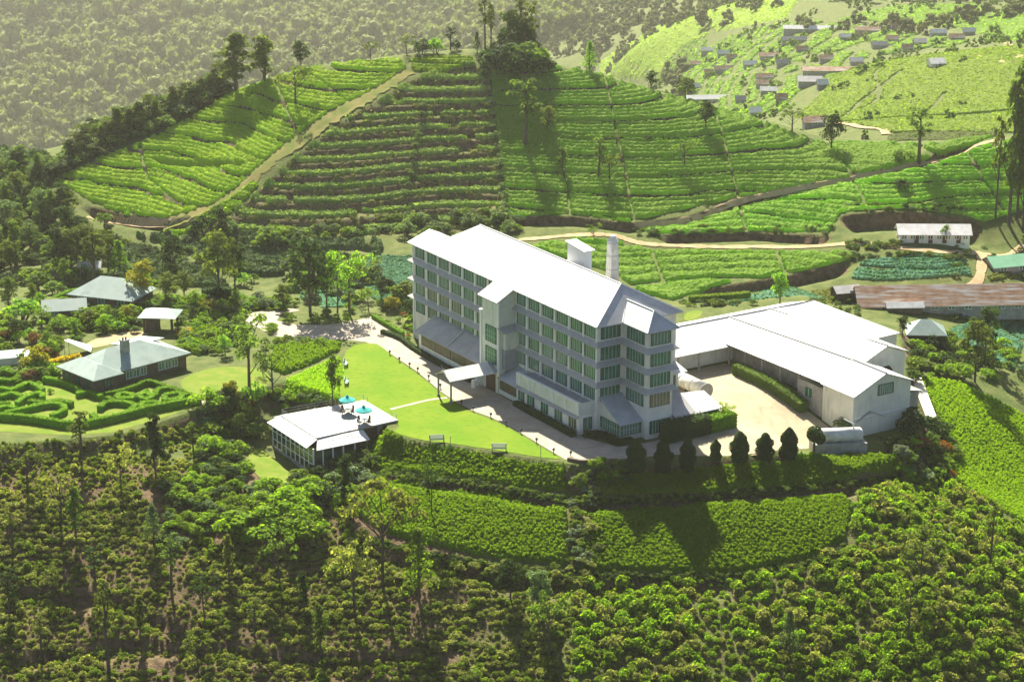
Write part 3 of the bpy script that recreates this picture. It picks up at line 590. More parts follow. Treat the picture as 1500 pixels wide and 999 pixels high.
# low boiler rooms behind the tower
w_ = MB(); w_.box(10.62, 15.2, -1.5, .78, -.5, 8.6); w_.build('boiler_wall', M['wall2'], FAC)
r_ = MB(); r_.slab([(10.65, -2.6, 8.75), (16.2, -2.6, 8.75), (16.2, 1.0, 9.6), (10.65, 1.0, 9.6)], .12); r_.build('boiler_roof', M['white_roof'], FAC)
window(FAC, 'u-', -1.5, 13.2, 2.8, 6.0, 8.1, 4, 'glass2', 'mullion', 'trim')
w_ = MB(); w_.box(10.62, 20.0, -6.4, -1.52, -.5, 3.0); w_.build('boiler_wall', M['wall'], FAC)
r_ = MB(); r_.slab([(10.65, -7.2, 3.0), (15.0, -7.2, 3.0), (15.0, -1.52, 5.6), (10.65, -1.52, 5.6)], .12); r_.build('boiler_lean_to', M['grey_roof'], FAC)
r_ = MB(); r_.slab([(15.02, -7.0, 3.0), (20.4, -7.0, 3.0), (20.4, -1.5, 4.4), (15.02, -1.5, 4.8)], .12); r_.build('boiler_lean_to', M['white_roof'], FAC)
# horizontal cylinder in the yard
TK = thing('boiler_cylinder', 'long white horizontal cylinder lying beside the factory tower', 'boiler', (*uvw(4.0, 25.2), 0), YAW)
c_ = MB(); c_.tube((0, 0, 1.75), (0, 9.5, 1.75), 1.3, n=24); c_.build('shell', M['tank'], TK, True)
for y in (.0, 3.2, 6.4): c_ = MB(); c_.tube((0, y - .02, 1.75), (0, y + .14, 1.75), 1.36, n=24); c_.build('band', M['concrete'], TK)
for y in (.9, 4.6, 8.3): c_ = MB(); c_.box(-1.0, 1.0, y - .25, y + .25, -.1, .9); c_.build('saddle', M['dark'], TK)

# ------------------------------------------------------------------ sheds round the courtyard
WH = thing('shed_building', 'low white roofed sheds forming an L round the sandy courtyard', 'shed', (O2[0], O2[1], 0), YAW)
r_ = MB(); ZQ = 5.95; UQ = 25.2
r_.slab([(18.5, 17.0, 3.6), (65.4, 17.0, 3.6), (65.4, UQ, ZQ), (18.5, UQ, ZQ)], .12); r_.slab([(18.5, UQ, ZQ), (65.4, UQ, ZQ), (65.4, 33, 3.6), (18.5, 33, 3.6)], .12); r_.build('back_roof', M['white_roof_x'], WH)
r_ = MB()
r_.slab([(39.0, -17.6, 4.4), (45.8, -17.6, 7.4), (45.8, -9.0, 7.4), (39.0, -9.0, 4.4)], .12); r_.slab([(45.8, -17.6, 7.4), (52.2, -17.6, 5.0), (52.2, -9.0, 5.0), (45.8, -9.0, 7.4)], .12); r_.build('end_roof', M['hip_roof'], WH)
r_ = MB(); r_.slab([(39.6, -8.98, 4.3), (45.8, -8.98, 7.3), (45.8, UQ, ZQ + .02), (39.6, UQ, 3.9)], .12); r_.slab([(45.8, -8.98, 7.3), (50.4, -8.98, 5.6), (50.4, UQ, 5.6), (45.8, UQ, ZQ + .02)], .12); r_.build('wing_roof', M['white_roof'], WH)
r_ = MB(); r_.slab([(50.1, -7.0, 5.5), (55.2, -7.0, 7.7), (55.2, UQ, ZQ + .02), (50.1, UQ, 5.5)], .12); r_.slab([(55.2, -7.0, 7.7), (60.2, -7.0, 5.9), (60.2, UQ, 5.8), (55.2, UQ, ZQ + .02)], .12); r_.build('middle_roof', M['white_roof'], WH)
r_ = MB(); r_.slab([(59.9, 1.6, 5.85), (65.6, 1.6, 6.0), (65.4, UQ, ZQ + .03), (59.9, UQ, 5.75)], .12); r_.build('outer_roof', M['white_roof'], WH)
rc = MB()
for q0, q1 in [((45.8, -17.6, 7.45), (45.8, -9, 7.45)), ((45.8, -9, 7.35), (45.8, UQ, ZQ + .05)), ((55.2, -7, 7.75), (55.2, UQ, ZQ + .05)), ((18.5, UQ, ZQ + .03), (65.4, UQ, ZQ + .03))]: rc.tube(q0, q1, .14, n=6)
rc.build('ridge_cap', M['midgrey'], WH)
rc = MB(); rc.tube((50.25, -7.2, 5.58), (50.25, 20, 5.5), .16, n=6); rc.build('valley_gutter', M['midgrey'], WH)
w_ = MB(); w_.prism([(39.5, -4), (51.8, -4), (51.8, 5.0), (45.8, 7.25), (39.5, 4.4)], 'y', -17.0, -9.2); w_.build('gable_block', M['wall2'], WH)
window(WH, 'u-', -17.0, 46.3, 3.2, 3.6, 5.3, 6, mull='mullion', rows=0)
b_ = MB(); b_.box(39.4, 51.9, -17.09, -17.0, .2, .45); b_.build('wall_band', M['trim'], WH)
w_ = MB(); w_.prism([(50.5, -4), (59.8, -4), (59.8, 5.7), (55.2, 7.5), (50.5, 5.55)], 'y', -6.4, 18); w_.build('middle_wall', M['wall'], WH)
d_ = MB(); d_.prism([(54.2, .6), (57.0, .6), (57.0, 3.0), (56.3, 3.8), (54.9, 3.8), (54.2, 3.0)], 'y', -6.5, -6.38); d_.build('arched_opening', M['dark'], WH)
w_ = MB(); w_.box(59.85, 65.4, 2.2, 22, -4, 5.8); w_.build('outer_wall', M['wall'], WH)
w_ = MB(); w_.box(18.8, 65, 19.6, 32, -2, 3.5); w_.build('back_wall', M['wall'], WH)
w_ = MB(); w_.box(42.6, 50.4, -9.2, 24, -3, 4.2); w_.build('inner_wall', M['concrete'], WH)
w_ = MB(); w_.box(39.9, 40.1, -9.2, -2.0, -3, 3.2); w_.build('yard_wall', M['concrete'], WH)
window(WH, 'v-', 39.9, -5.0, 1.4, .8, 2.2, 2)
for u in (-2, 3, 8, 12.8, 17.4): p_ = MB(); p_.box(40.0, 40.25, u - .12, u + .12, -2, 3.75); p_.build('post', M['concrete'], WH)
for v in (20, 24.5, 29, 33.5): p_ = MB(); p_.box(v - .12, v + .12, 17.3, 17.55, -1, 3.65); p_.build('post', M['concrete'], WH)
for v in (23.5, 27.0): d_ = MB(); d_.box(v - .9, v + .9, 19.5, 19.6, 0, 2.7); d_.build('shed_door', M['dark'], WH)
l_ = MB(); l_.slab([(51.9, -16.0, 2.9), (55.5, -16.0, 2.2), (55.5, -9.5, 2.2), (51.9, -9.5, 2.9)], .1); l_.box(52.0, 55.0, -15.5, -10, -5, 2.1); l_.build('side_lean_to', M['concrete'], WH)
# little lean-to hut against the gable
h = hit(1274, 640); HUT = thing('hut', 'small grey roofed hut against the white shed gable', 'hut', (h[0] - 2.2, h[1], h[2] + .6), YAW); HUT.scale = (1.3, 1.3, 1.15)
w_ = MB(); w_.prism([(0, -1), (3.6, -1), (3.6, 2.1), (1.8, 3.0), (0, 2.1)], 'y', 0, 3.4); w_.build('wall', M['wall'], HUT)
r_ = MB(); r_.slab([(-.5, -.5, 1.95), (1.8, -.5, 3.15), (1.8, 3.6, 3.15), (-.5, 3.6, 1.95)], .1); r_.slab([(1.8, -.5, 3.15), (4.1, -.5, 1.95), (4.1, 3.6, 1.95), (1.8, 3.6, 3.15)], .1); r_.build('roof', M['grey_roof'], HUT)
d_ = MB(); d_.box(1.4, 2.3, -.06, .0, .4, 1.7); d_.build('window', M['dark'], HUT)
h = hit(1192, 664); t = thing('storage_tank', 'white horizontal tank on a low concrete plinth by the clipped trees', 'tank', (h[0], h[1], h[2] - .1), YAW * .2)
b_ = MB(); b_.box(0, 8.8, 0, 3.4, -2, 1.5); b_.build('plinth', M['concrete'], t)
c_ = MB(); c_.tube((.9, 1.7, 2.5), (7.9, 1.7, 2.5), 1.15, n=20); c_.tube((.5, 1.7, 2.5), (.9, 1.7, 2.5), .8, 1.15, n=20); c_.tube((7.9, 1.7, 2.5), (8.3, 1.7, 2.5), 1.15, .8, n=20); c_.build('shell', M['tank'], t, True)
for x in (2.0, 6.6): c_ = MB(); c_.box(x - .2, x + .2, .7, 2.7, 1.5, 1.75); c_.build('saddle', M['concrete'], t)
c_ = MB(); c_.tube((6.8, 1.7, 3.6), (6.8, 1.7, 4.3), .12); c_.tube((6.8, 1.7, 4.3), (5.4, 2.6, 4.9), .1); c_.build('pipe', M['trim'], t)
# ochre ramp wall at the right end
A = atz(1342, 560, -2.5); B = atz(1364, 612, -4.2); t = thing('ramp_wall', 'ochre plastered ramp wall with cream coping beside the shed gable', 'wall', (A[0], A[1], 0), math.atan2(B[1] - A[1], B[0] - A[0])); Lr = float(np.hypot(*(B - A)[:2]))
b_ = MB(); b_.prism([(0, -8), (Lr, -8), (Lr, -4.2), (0, -1.8)], 'y', -.3, .3); b_.build('wall', M['orange'], t)
b_ = MB(); b_.slab([(0, -.9, -1.6), (Lr + .3, -.9, -4.0), (Lr + .3, .9, -4.0), (0, .9, -1.6)], .2); b_.build('coping', M['cream'], t)

# ------------------------------------------------------------------ pavilion below the lawn
px0, py0 = uvw(21.3, -39.6); PV = thing('pavilion', 'glass walled pavilion with a pale flat terrace roof below the lawn', 'pavilion', (px0, py0, PAVG), YAW)
D = .42 - PAVG
s_ = MB(); s_.slab([(0, .2, D), (15.4, .8, D), (15.4, 12.6, D), (0, 13.2, D)], .3); s_.build('terrace_roof', M['tile'], PV)
s_ = MB(); s_.box(6.1, 6.35, .6, 13.0, D + .003, D + .05); s_.build('roof_joint', M['trim'], PV)
s_ = MB(); s_.slab([(-2.2, -.6, D - 1.05), (-.02, -.2, D - .1), (-.02, 13.4, D - .1), (-2.2, 13.8, D - 1.05)], .1); s_.build('side_eave', M['white_roof'], PV)
s_ = MB(); s_.slab([(-1.2, -2.2, D - 1.15), (8.5, -2.2, D - 1.15), (8.5, .18, D - .2), (.1, .18, D - .2)], .1); s_.build('front_eave', M['white_roof_x'], PV)
s_ = MB(); s_.slab([(-.6, 13.3, D - .3), (9, 13.0, D - .3), (9, 14.4, D - .7), (-.6, 14.8, D - .7)], .1); s_.build('back_eave', M['teal_roof'], PV)
s_ = MB(); s_.box(1.2, 11.5, 1.0, 12.6, -.4, D - .35); s_.build('core_wall', M['wood'], PV)
s_ = MB(); s_.box(9, 15.2, 1.5, 12.3, 2.5, D - .31); s_.build('terrace_base', M['concrete'], PV)
s_ = MB(); s_.box(-1.6, 8.4, -1.7, 13.3, -.6, .25); s_.build('floor_slab', M['concrete'], PV)
for i in range(10):
    y = -1.55 + i * 1.63; p_ = MB(); p_.box(-1.55, -1.35, y - .1, y + .1, 0, D - 1.0); p_.build('post', M['trim'], PV)
for i in range(9):
    y = -1.45 + i * 1.63; f_ = MB(); f_.box(-1.47, -1.43, y, y + 1.43, .3, D - 1.1); f_.build('glass_panel', M['pglass'], PV)
f_ = MB(); f_.box(-1.52, -1.38, -1.55, 13.1, 1.5, 1.62); f_.box(-1.52, -1.38, -1.55, 13.1, 2.9, 3.0); f_.build('transom', M['trim'], PV)
for x in (.2, 2.0, 3.9, 6.0, 8.2): p_ = MB(); p_.box(x - .1, x + .1, -1.7, -1.5, 0, D - 1.0); p_.build('post', M['trim'], PV)
for x in (-1.3, .35, 2.1): f_ = MB(); f_.box(x, x + 1.5, -1.62, -1.58, .3, D - 1.1); f_.build('glass_panel', M['pglass'], PV)
def rail(pts, name='railing'):
    r_ = MB()
    for a, b in zip(pts[:-1], pts[1:]):
        a = Vector(a); b = Vector(b); n = max(1, int((b - a).length / 2.2))
        for z in (.55, 1.0): r_.tube(a + Vector((0, 0, z)), b + Vector((0, 0, z)), .025, n=5)
        for k in range(n + 1): q = a + (b - a) * k / n; r_.tube(q, q + Vector((0, 0, 1.0)), .03, n=5)
    r_.build(name, M['post'], PV)
rail([(.15, 12.9, D), (.15, .4, D), (6, .6, D)]); rail([(6.5, .65, D), (15.2, .95, D), (15.2, 2.6, D)]); rail([(.3, 13.0, D), (9, 12.75, D)]); rail([(9.3, 12.7, D), (15.2, 12.45, D), (15.2, 11, D)])
ZD = .43
def parasol(px, py, lab):
    p = atz(px, py, ZD); t = thing('parasol', lab, 'parasol', p, 0, 'teal parasols on the terrace')
    m = MB(); m.tube((0, 0, 0), (0, 0, 2.75), .04, n=6); m.tube((0, 0, 0), (0, 0, .1), .25, n=8); m.build('pole', M['trim'], t)
    m = MB(); n = 8; rr = 1.4; vs = [(0, 0, 2.85)] + [(rr * math.cos(2 * math.pi * i / n), rr * math.sin(2 * math.pi * i / n), 2.2) for i in range(n)] + [(rr * math.cos(2 * math.pi * i / n), rr * math.sin(2 * math.pi * i / n), 2.02) for i in range(n)]
    m.add(vs, [(0, 1 + i, 1 + (i + 1) % n) for i in range(n)] + [(1 + i, 9 + i, 9 + (i + 1) % n, 1 + (i + 1) % n) for i in range(n)]); m.build('canopy', M['umb'], t)
    m = MB(); m.tube((0, 0, 2.83), (0, 0, 3.05), .28, .1, n=8); m.build('cap', M['umb'], t)
    tb = thing('round_table', 'small round table under the ' + ('farther' if py < 610 else 'nearer') + ' teal parasol', 'table', (p[0] + .02, p[1], ZD), 0, 'terrace tables')
    m = MB(); m.tube((0, 0, .70), (0, 0, .76), .6, n=12); m.build('tabletop', M['benchm'], tb); m = MB(); m.tube((.12, 0, 0), (.12, 0, .7), .06, n=6); m.tube((.12, 0, 0), (.12, 0, .05), .3, n=8); m.build('pedestal', M['black'], tb)
    for k in range(4):
        a = math.pi / 4 + k * math.pi / 2; c = MB(); c.box(-.24, .24, -.24, .24, .42, .48); c.box(-.24, .24, .2, .25, .48, .95)
        for sx in (-.2, .2):
            for sy in (-.2, .2): c.box(sx - .03, sx + .03, sy - .03, sy + .03, 0, .42)
        o = c.build('terrace_chair', M['wood']); o.location = (p[0] + 1.05 * math.cos(a), p[1] + 1.05 * math.sin(a), ZD); o.rotation_euler[2] = a - math.pi / 2
        tag(o, 'dark terrace chair drawn up under the ' + ('farther' if py < 610 else 'nearer') + ' teal parasol', 'chair', 'chairs round the ' + ('farther' if py < 610 else 'nearer') + ' terrace table')
parasol(509, 604, 'teal parasol farther from the hedge on the pale terrace'); parasol(533, 619, 'teal parasol nearer the hedge on the pale terrace')
def bench(px, py, rz, lab, mat, w=2.0):
    p = atz(px, py, 0); t = thing('garden_bench', lab, 'bench', (p[0], p[1], .06), rz, 'benches round the lawn')
    m = MB(); [m.box(-w / 2, w / 2, -.3 + .15 * i, -.18 + .15 * i, .45, .5) for i in range(4)]; m.build('seat', M[mat], t)
    m = MB(); [m.box(-w / 2, w / 2, .3 + .02 * i, .34 + .02 * i, .55 + .16 * i, .67 + .16 * i) for i in range(4)]; m.build('backrest', M[mat], t)
    for sx in (-w / 2 + .08, w / 2 - .08):
        m = MB(); m.box(sx - .05, sx + .05, -.3, -.2, 0, .75); m.box(sx - .05, sx + .05, .25, .36, 0, 1.15); m.box(sx - .05, sx + .05, -.3, .3, .68, .75); m.build('leg', M['black'], t)
bench(640, 648, .15, 'pale slatted bench on the lawn edge nearer the pavilion', 'benchm', 2.4); bench(731, 661, 0., 'pale slatted bench on the lawn edge nearer the drive', 'benchm', 2.4)
bench(507, 536, 1.6, 'light green bench on the far left edge of the lawn', 'benchg'); bench(508, 563, 1.6, 'light green bench beside the small tree left of the lawn', 'benchg')
pl = MB(); pl.tube((0, 0, 0), (0, 0, .55), .07, n=6); pl.tube((0, 0, .5), (0, 0, .78), .2, n=8); pl.tube((0, 0, .78), (0, 0, .9), .24, .05, n=8); plo = None
for x, y in [(571, 520), (585, 530), (600, 538), (612, 545), (628, 556), (645, 569), (676, 593), (693, 602), (719, 612), (741, 623), (763, 635), (786, 649), (811, 664), (836, 668)]:
    p = atz(x, y, 0)
    if plo is None: plo = pl.build('path_light', M['black']); o = plo
    else: o = plo.copy(); COL.objects.link(o)
    o.location = (p[0], p[1], .03); tag(o, 'short black bollard light along the lawn edge of the drive', 'bollard light', 'bollard lights edging the drive')
for x, y, lb in [(660, 657, 'thin grey lamp pole between the two lawn benches'), (792, 671, 'thin grey lamp pole at the lawn tip near the drive')]:
    p = atz(x, y, 0); m = MB(); m.tube((0, 0, 0), (0, 0, 1.9), .045, n=6); m.tube((0, 0, 1.9), (0, 0, 2.1), .09, n=6); o = m.build('lamp_pole', M['post']); o.location = p; tag(o, lb, 'lamp pole')
p = atz(632, 463, 0)
def wall_line(name, pts, h, th, mat, lab, cat, z0=-.6):
    m = MB()
    for a, b in zip(pts[:-1], pts[1:]):
        d = np.array(b) - np.array(a); L = np.hypot(*d); n = np.array([-d[1], d[0]]) / L * th / 2; za, zb = g(*a), g(*b)
        q = [a + n, b + n, b - n, a - n]; zz = [za, zb, zb, za]
        m.add([(p[0], p[1], z + z0) for p, z in zip(q, zz)] + [(p[0], p[1], z + h) for p, z in zip(q, zz)], [(3, 2, 1, 0), (4, 5, 6, 7), (0, 1, 5, 4), (1, 2, 6, 5), (2, 3, 7, 6), (3, 0, 4, 7)])
    return tag(m.build(name, mat), lab, cat)
wall_line('garden_wall', [atz(*q)[:2] for q in [(832, 674), (850, 678), (905, 676)]], .5, .5, M['stone'], 'low dark stone wall where the drive bends at the lawn tip', 'wall')

# ------------------------------------------------------------------ houses
def house(name, lab, cat, loc, rz, L, Wd, eave, ridge, roofm, wallm, kind='gable', ov=.5, group=None, wins=0, doors=0, ridge_in=None, base=-1.5, lean=None):
    t = thing(name, lab, cat, loc, rz, group); m = MB(); x = L / 2; y = Wd / 2
    if kind == 'gable':
        m.prism([(-y, base), (y, base), (y, eave), (0, ridge - .12), (-y, eave)], 'x', -x, x); m.build('wall', M[wallm], t); r = MB(); k = ov * (ridge - eave) / y
        r.slab([(-x - ov, -y - ov, eave - k), (x + ov, -y - ov, eave - k), (x + ov, 0, ridge), (-x - ov, 0, ridge)], .1); r.slab([(x + ov, y + ov, eave - k), (-x - ov, y + ov, eave - k), (-x - ov, 0, ridge), (x + ov, 0, ridge)], .1)
    elif kind == 'hip':
        m.box(-x, x, -y, y, base, eave); m.build('wall', M[wallm], t); r = MB(); q = ridge_in if ridge_in is not None else y; a, b = x + ov, y + ov
        r.slab([(-a, -b, eave), (a, -b, eave), (x - q, 0, ridge), (-x + q, 0, ridge)], .1); r.slab([(a, b, eave), (-a, b, eave), (-x + q, 0, ridge), (x - q, 0, ridge)], .1)
        r.slab([(a, -b, eave), (a, b, eave), (x - q, 0, ridge)], .1); r.slab([(-a, b, eave), (-a, -b, eave), (-x + q, 0, ridge)], .1)
    r.build('roof', M[roofm], t)
    for i in range(wins): cx = -x + L * (i + .5) / wins; window(t, 'u-', -y, cx, min(1.3, L / wins * .5), .9, min(2.0, eave - .3), 2, frame='trim', mull='trim')
    for i in range(doors): cx = -x + L * (i + 1) / (doors + 1) + .6; d = MB(); d.box(cx - .45, cx + .45, -y - .05, -y, 0, 2.0); d.build('door', M['wood'], t)
    return t
h = hit(1369, 357); house('line_house', 'long low house with pale tin roof beside the dirt road', 'house', (h[0], h[1] + 2.2, h[2] + .1), -.02, 14.6, 4.6, 2.2, 3.6, 'whitesheet', 'wall2', wins=8, doors=4)
h = hit(1392, 459); house('barrack_house', 'very long barrack with rusty patched tin roof', 'house', (h[0] + 1.5, h[1] + 3.2, h[2] + .2), .06, 40, 7.5, 2.0, 4.9, 'rust', 'concrete', wins=12)
h = hit(1325, 458); t = house('shack', 'whitewashed tin lean-to in front of the rusty barrack', 'shack', (h[0], h[1] + .5, h[2]), .05, 7.0, 2.0, 1.4, 2.1, 'whitesheet', 'stone', ov=.3)
h = hit(1386, 456); house('shack', 'small brown tin shack in front of the barrack middle', 'shack', (h[0], h[1] + .5, h[2]), .05, 4.0, 1.8, 1.3, 2.0, 'rust', 'wood', ov=.3)
h = hit(1470, 458); house('shack', 'pale patched lean-to before the right part of the barrack', 'shack', (h[0], h[1] + .5, h[2]), .05, 9.0, 1.8, 1.3, 2.0, 'whitesheet', 'concrete', ov=.3)
h = hit(1240, 440); house('shack', 'dark tumbledown shack at the left end of the barrack', 'shack', (h[0], h[1] + 1.5, h[2]), .25, 5.0, 3.5, 1.8, 2.7, 'grey_roof', 'wood', ov=.3, doors=1)
h = hit(1484, 400); house('green_house', 'long shed with bright green roof at the right edge above the barrack', 'shed', (h[0] + 1, h[1] + 2.5, h[2]), .30, 13, 5.5, 1.9, 3.4, 'green_roof', 'concrete', ov=.4, wins=3)
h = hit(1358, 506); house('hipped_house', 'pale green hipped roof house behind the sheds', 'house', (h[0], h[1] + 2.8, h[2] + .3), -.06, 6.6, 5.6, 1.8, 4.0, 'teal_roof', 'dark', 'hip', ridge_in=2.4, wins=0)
h = atz(160, 452, 0); house('bungalow', 'pale green hipped bungalow behind the sandy yard', 'bungalow', (h[0], h[1] + 4, 0), -.35, 13, 8.5, 2.3, 5.2, 'teal_roof', 'stone', 'hip', .7, wins=3)
h = atz(92, 466, 0); house('outbuilding', 'low pale green gabled wing left of the hipped bungalow', 'house', (h[0], h[1] + 2, 0), .2, 7.5, 4.5, 1.9, 3.2, 'teal_roof', 'stone', wins=2)
h = atz(232, 487, 0); t = thing('shelter', 'open carport shelter with pale green roof on dark posts', 'shelter', (h[0], h[1], 0), -.1)
for sx in (-2.6, 2.6):
    for sy in (0, 4.2): m = MB(); m.box(sx - .2, sx + .2, sy - .2, sy + .2, 0, 3.0); m.build('post', M['wood'], t)
m = MB(); m.box(-2.4, -.6, .3, 3.9, 0, 2.6); m.build('store_room', M['stone'], t)
m = MB(); m.slab([(-3.6, -.9, 3.0), (3.6, -.9, 3.0), (1.6, 2.1, 4.1), (-1.6, 2.1, 4.1)], .1); m.slab([(3.6, 5.1, 3.0), (-3.6, 5.1, 3.0), (-1.6, 2.1, 4.1), (1.6, 2.1, 4.1)], .1); m.slab([(3.6, -.9, 3.0), (3.6, 5.1, 3.0), (1.6, 2.1, 4.1)], .1); m.slab([(-3.6, 5.1, 3.0), (-3.6, -.9, 3.0), (-1.6, 2.1, 4.1)], .1); m.build('roof', M['teal_roof'], t)
h = hit(131, 403); house('cottage', 'tiny white roofed cottage among trees below the left slope', 'cottage', (h[0], h[1] + 1, h[2]), .1, 4, 3, 2, 3, 'whitesheet', 'wall', wins=1)
# stone bungalow with green roof
c0 = atz(137, 559, 2.7); c1 = atz(287, 519, 2.7); by = math.atan2(c1[1] - c0[1], c1[0] - c0[0])
BG = thing('stone_bungalow', 'dark stone bungalow with pale green roof beside the hedge garden', 'bungalow', (c0[0], c0[1], 0), by)
BL = float(np.hypot(*(c1 - c0)[:2]))
m = MB(); m.box(.7, 5.6, .7, 10.6, -.5, 2.75); m.box(5.6, BL - .7, 2.0, 10.6, -.5, 2.75); m.box(BL - 6.8, BL - 1.0, 10.6, 15.0, -.5, 2.75); m.build('wall', M['stone'], BG)
m = MB(); e, rz = 2.7, 5.6; x0, x1, y0, y1 = 2.0, BL, 1.3, 11.3; ym = (y0 + y1) / 2; A_, B_ = (7.0, ym, rz), (BL - 7.5, ym, rz)
m.slab([(x0, y0, e), (x1, y0, e), B_, A_]); m.slab([(x1, y1, e), (x0, y1, e), A_, B_]); m.slab([(x1, y0, e), (x1, y1, e), B_]); m.slab([(x0, y1, e), (x0, y0, e), A_]); m.build('roof', M['teal_roof'], BG)
m = MB(); e2 = 2.76; A_, B_ = (3.1, 3.0, 4.5), (3.1, 8.2, 4.5)
m.slab([(0, 0, e2), (6.3, 0, e2), A_]); m.slab([(6.3, 0, e2), (6.3, 11.4, e2), B_, A_]); m.slab([(0, 11.4, e2), (0, 0, e2), A_, B_]); m.slab([(6.3, 11.4, e2), (0, 11.4, e2), B_]); m.build('wing_roof', M['teal_roof'], BG)
m = MB(); m.slab([(BL - 7.4, 8.4, 4.0), (BL - 7.4, 15.6, 2.72), (BL - .6, 15.6, 2.72), (BL - .6, 8.4, 4.0)]); m.build('back_roof', M['teal_roof'], BG)
m = MB(); m.box(9.3, 10.6, 4.3, 5.4, 4.6, 6.7); m.box(9.2, 10.7, 4.2, 5.5, 6.7, 6.9); m.build('chimney', M['concrete'], BG); m = MB(); [m.tube((9.6 + .6 * i, 4.8, 6.9), (9.6 + .6 * i, 4.8, 7.3), .16, n=6) for i in range(2)]; m.build('chimney_pot', M['stone'], BG)
for c in (8.6, 10.1, 11.6, 15.4, 16.8, 18.2): window(BG, 'u-', 2.0, c, 1.1, .8, 2.1, 2, frame='trim', mull='trim')
for c in (3.0, 6.0, 9.0): window(BG, 'v-', .7, c, 1.2, .8, 2.0, 2, frame='wood', mull='wood')
window(BG, 'u-', .7, 3.2, 1.2, .8, 2.0, 2, frame='wood', mull='wood')
# white cloth sail left of the bungalow
h = atz(95, 521, 0); m = MB(); m.slab([(0, 0, 2.9), (4.6, .6, .5), (4.2, 4.0, .6), (.2, 3.0, 2.2)], .04); t = thing('sun_sail', 'white cloth sail slung beside the sandy yard', 'sun sail', (h[0], h[1], 0)); m.build('cloth', M['whitesheet'], t)
for x, y, z in [(0, 0, 2.9), (.2, 3, 2.2), (4.6, .6, .5), (4.2, 4, .6)]: m = MB(); m.tube((x, y, 0), (x, y, z), .05, n=6); m.build('pole', M['post'], t)
h = atz(12, 535, 0); house('net_house', 'pale net covered plant house at the left edge', 'plant house', (h[0], h[1] + 2, 0), .3, 6.5, 4, 1.4, 2.2, 'teal_roof', 'wall2', ov=.1)
# far village
VIL = [(1045, 151, 76, 'whitesheet', 'very long white roofed house nearest the hill in the valley village', 4.5), (1188, 48, 76, 'whitesheet', 'very long pale roofed house at the top of the terraces', 4.5),
 (1275, 50, 42, 'rust', 'tan roofed house right of the top long house', 4), (1320, 44, 27, 'rust', 'small tan roofed house at the top right of the terraces', 3.5), (1039, 79, 22, 'whitesheet', 'white roofed house on the upper left terraces', 3.5),
 (1060, 84, 16, 'whitesheet', 'tiny white roofed house beside a larger one on the upper left terraces', 3), (1128, 88, 28, 'rust', 'tan roofed house in the middle of the terraces', 4), (1099, 100, 18, 'whitesheet', 'small bright roofed house in the middle of the terraces', 3.5),
 (1020, 99, 17, 'rust', 'small pinkish roofed house at the left end of the village', 3.5), (1222, 110, 88, 'rust', 'longest tan roofed row in the village centre', 5), (1187, 127, 33, 'grey_roof', 'grey brown house below the long tan row', 5),
 (1120, 119, 24, 'rust', 'tan roofed house left of the grey brown house', 3.5), (1126, 139, 22, 'whitesheet', 'white roofed house below two tan ones', 4), (1121, 129, 25, 'rust', 'tan roofed house just above a white one', 3.5),
 (1348, 68, 17, 'grey_roof', 'dark roofed house on the right terraces', 4), (1308, 63, 16, 'rust', 'reddish roofed house on the right terraces', 3.5), (1289, 72, 22, 'grey_roof', 'brown roofed house under the reddish one', 3.5),
 (1375, 54, 22, 'whitesheet', 'pale roofed house at the upper right of the village', 3.5), (1402, 61, 20, 'rust', 'tan roofed house at the far right of the village', 3.5), (1193, 188, 30, 'rust', 'pinkish house behind the tea hill at its right shoulder', 4),
 (1107, 172, 15, 'whitesheet', 'small pale house near the foot of the terraces', 3.5), (1163, 64, 33, 'grey_roof', 'brown row below the top long house', 3.5), (1060, 107, 24, 'rust', 'tan roofed house on the left middle terraces', 3.5), (1019, 133, 12, 'whitesheet', 'tiny white house just above the nearest long roof', 3),
 (1072, 90, 14, 'rust', 'little pinkish house between two white roofs on the left terraces', 3), (1146, 98, 16, 'grey_roof', 'little grey house right of the tan mid terrace house', 3), (1210, 92, 18, 'rust', 'tan house just above the long tan row', 3.5), (1255, 96, 18, 'whitesheet', 'pale house above the right end of the long tan row', 3.5), (1205, 131, 14, 'whitesheet', 'tiny pale house right of the grey brown house', 3),
 (1240, 60, 18, 'whitesheet', 'pale house between the top long house and the brown rows', 3.5), (1262, 58, 14, 'rust', 'tiny tan house left of the reddish one', 3), (1330, 76, 15, 'rust', 'tiny tan house below the dark right terrace house', 3), (1145, 152, 16, 'rust', 'small tan house low on the terraces', 3), (1085, 152, 14, 'grey_roof', 'small grey house right of the nearest long roof', 3), (1040, 112, 14, 'rust', 'small tan house on the lower left terraces', 3), (1175, 78, 16, 'rust', 'small tan house under the brown row', 3), (1420, 52, 16, 'whitesheet', 'tiny pale house at the far right end of the terraces', 3)]
for x, y, wpx, rm, lb, dp in VIL:
    h = far_hit(x, y); L = wpx * h[1] * 1.05 / FPX; house('village_house', lb, 'house', (h[0], h[1] + dp / 2, h[2] + .2), random.uniform(-.12, .1), L, dp, 1.9, 3.4, rm, 'concrete', ov=.35, group='houses of the valley village', base=-3, wins=min(5, int(L / 4)))
h = far_hit(1372, 100); house('hill_house', 'white roofed house alone on the bright right hill', 'house', (h[0], h[1] + 2, h[2]), .3, 5.5, 4, 2, 3.4, 'whitesheet', 'wall', base=-3, doors=1)
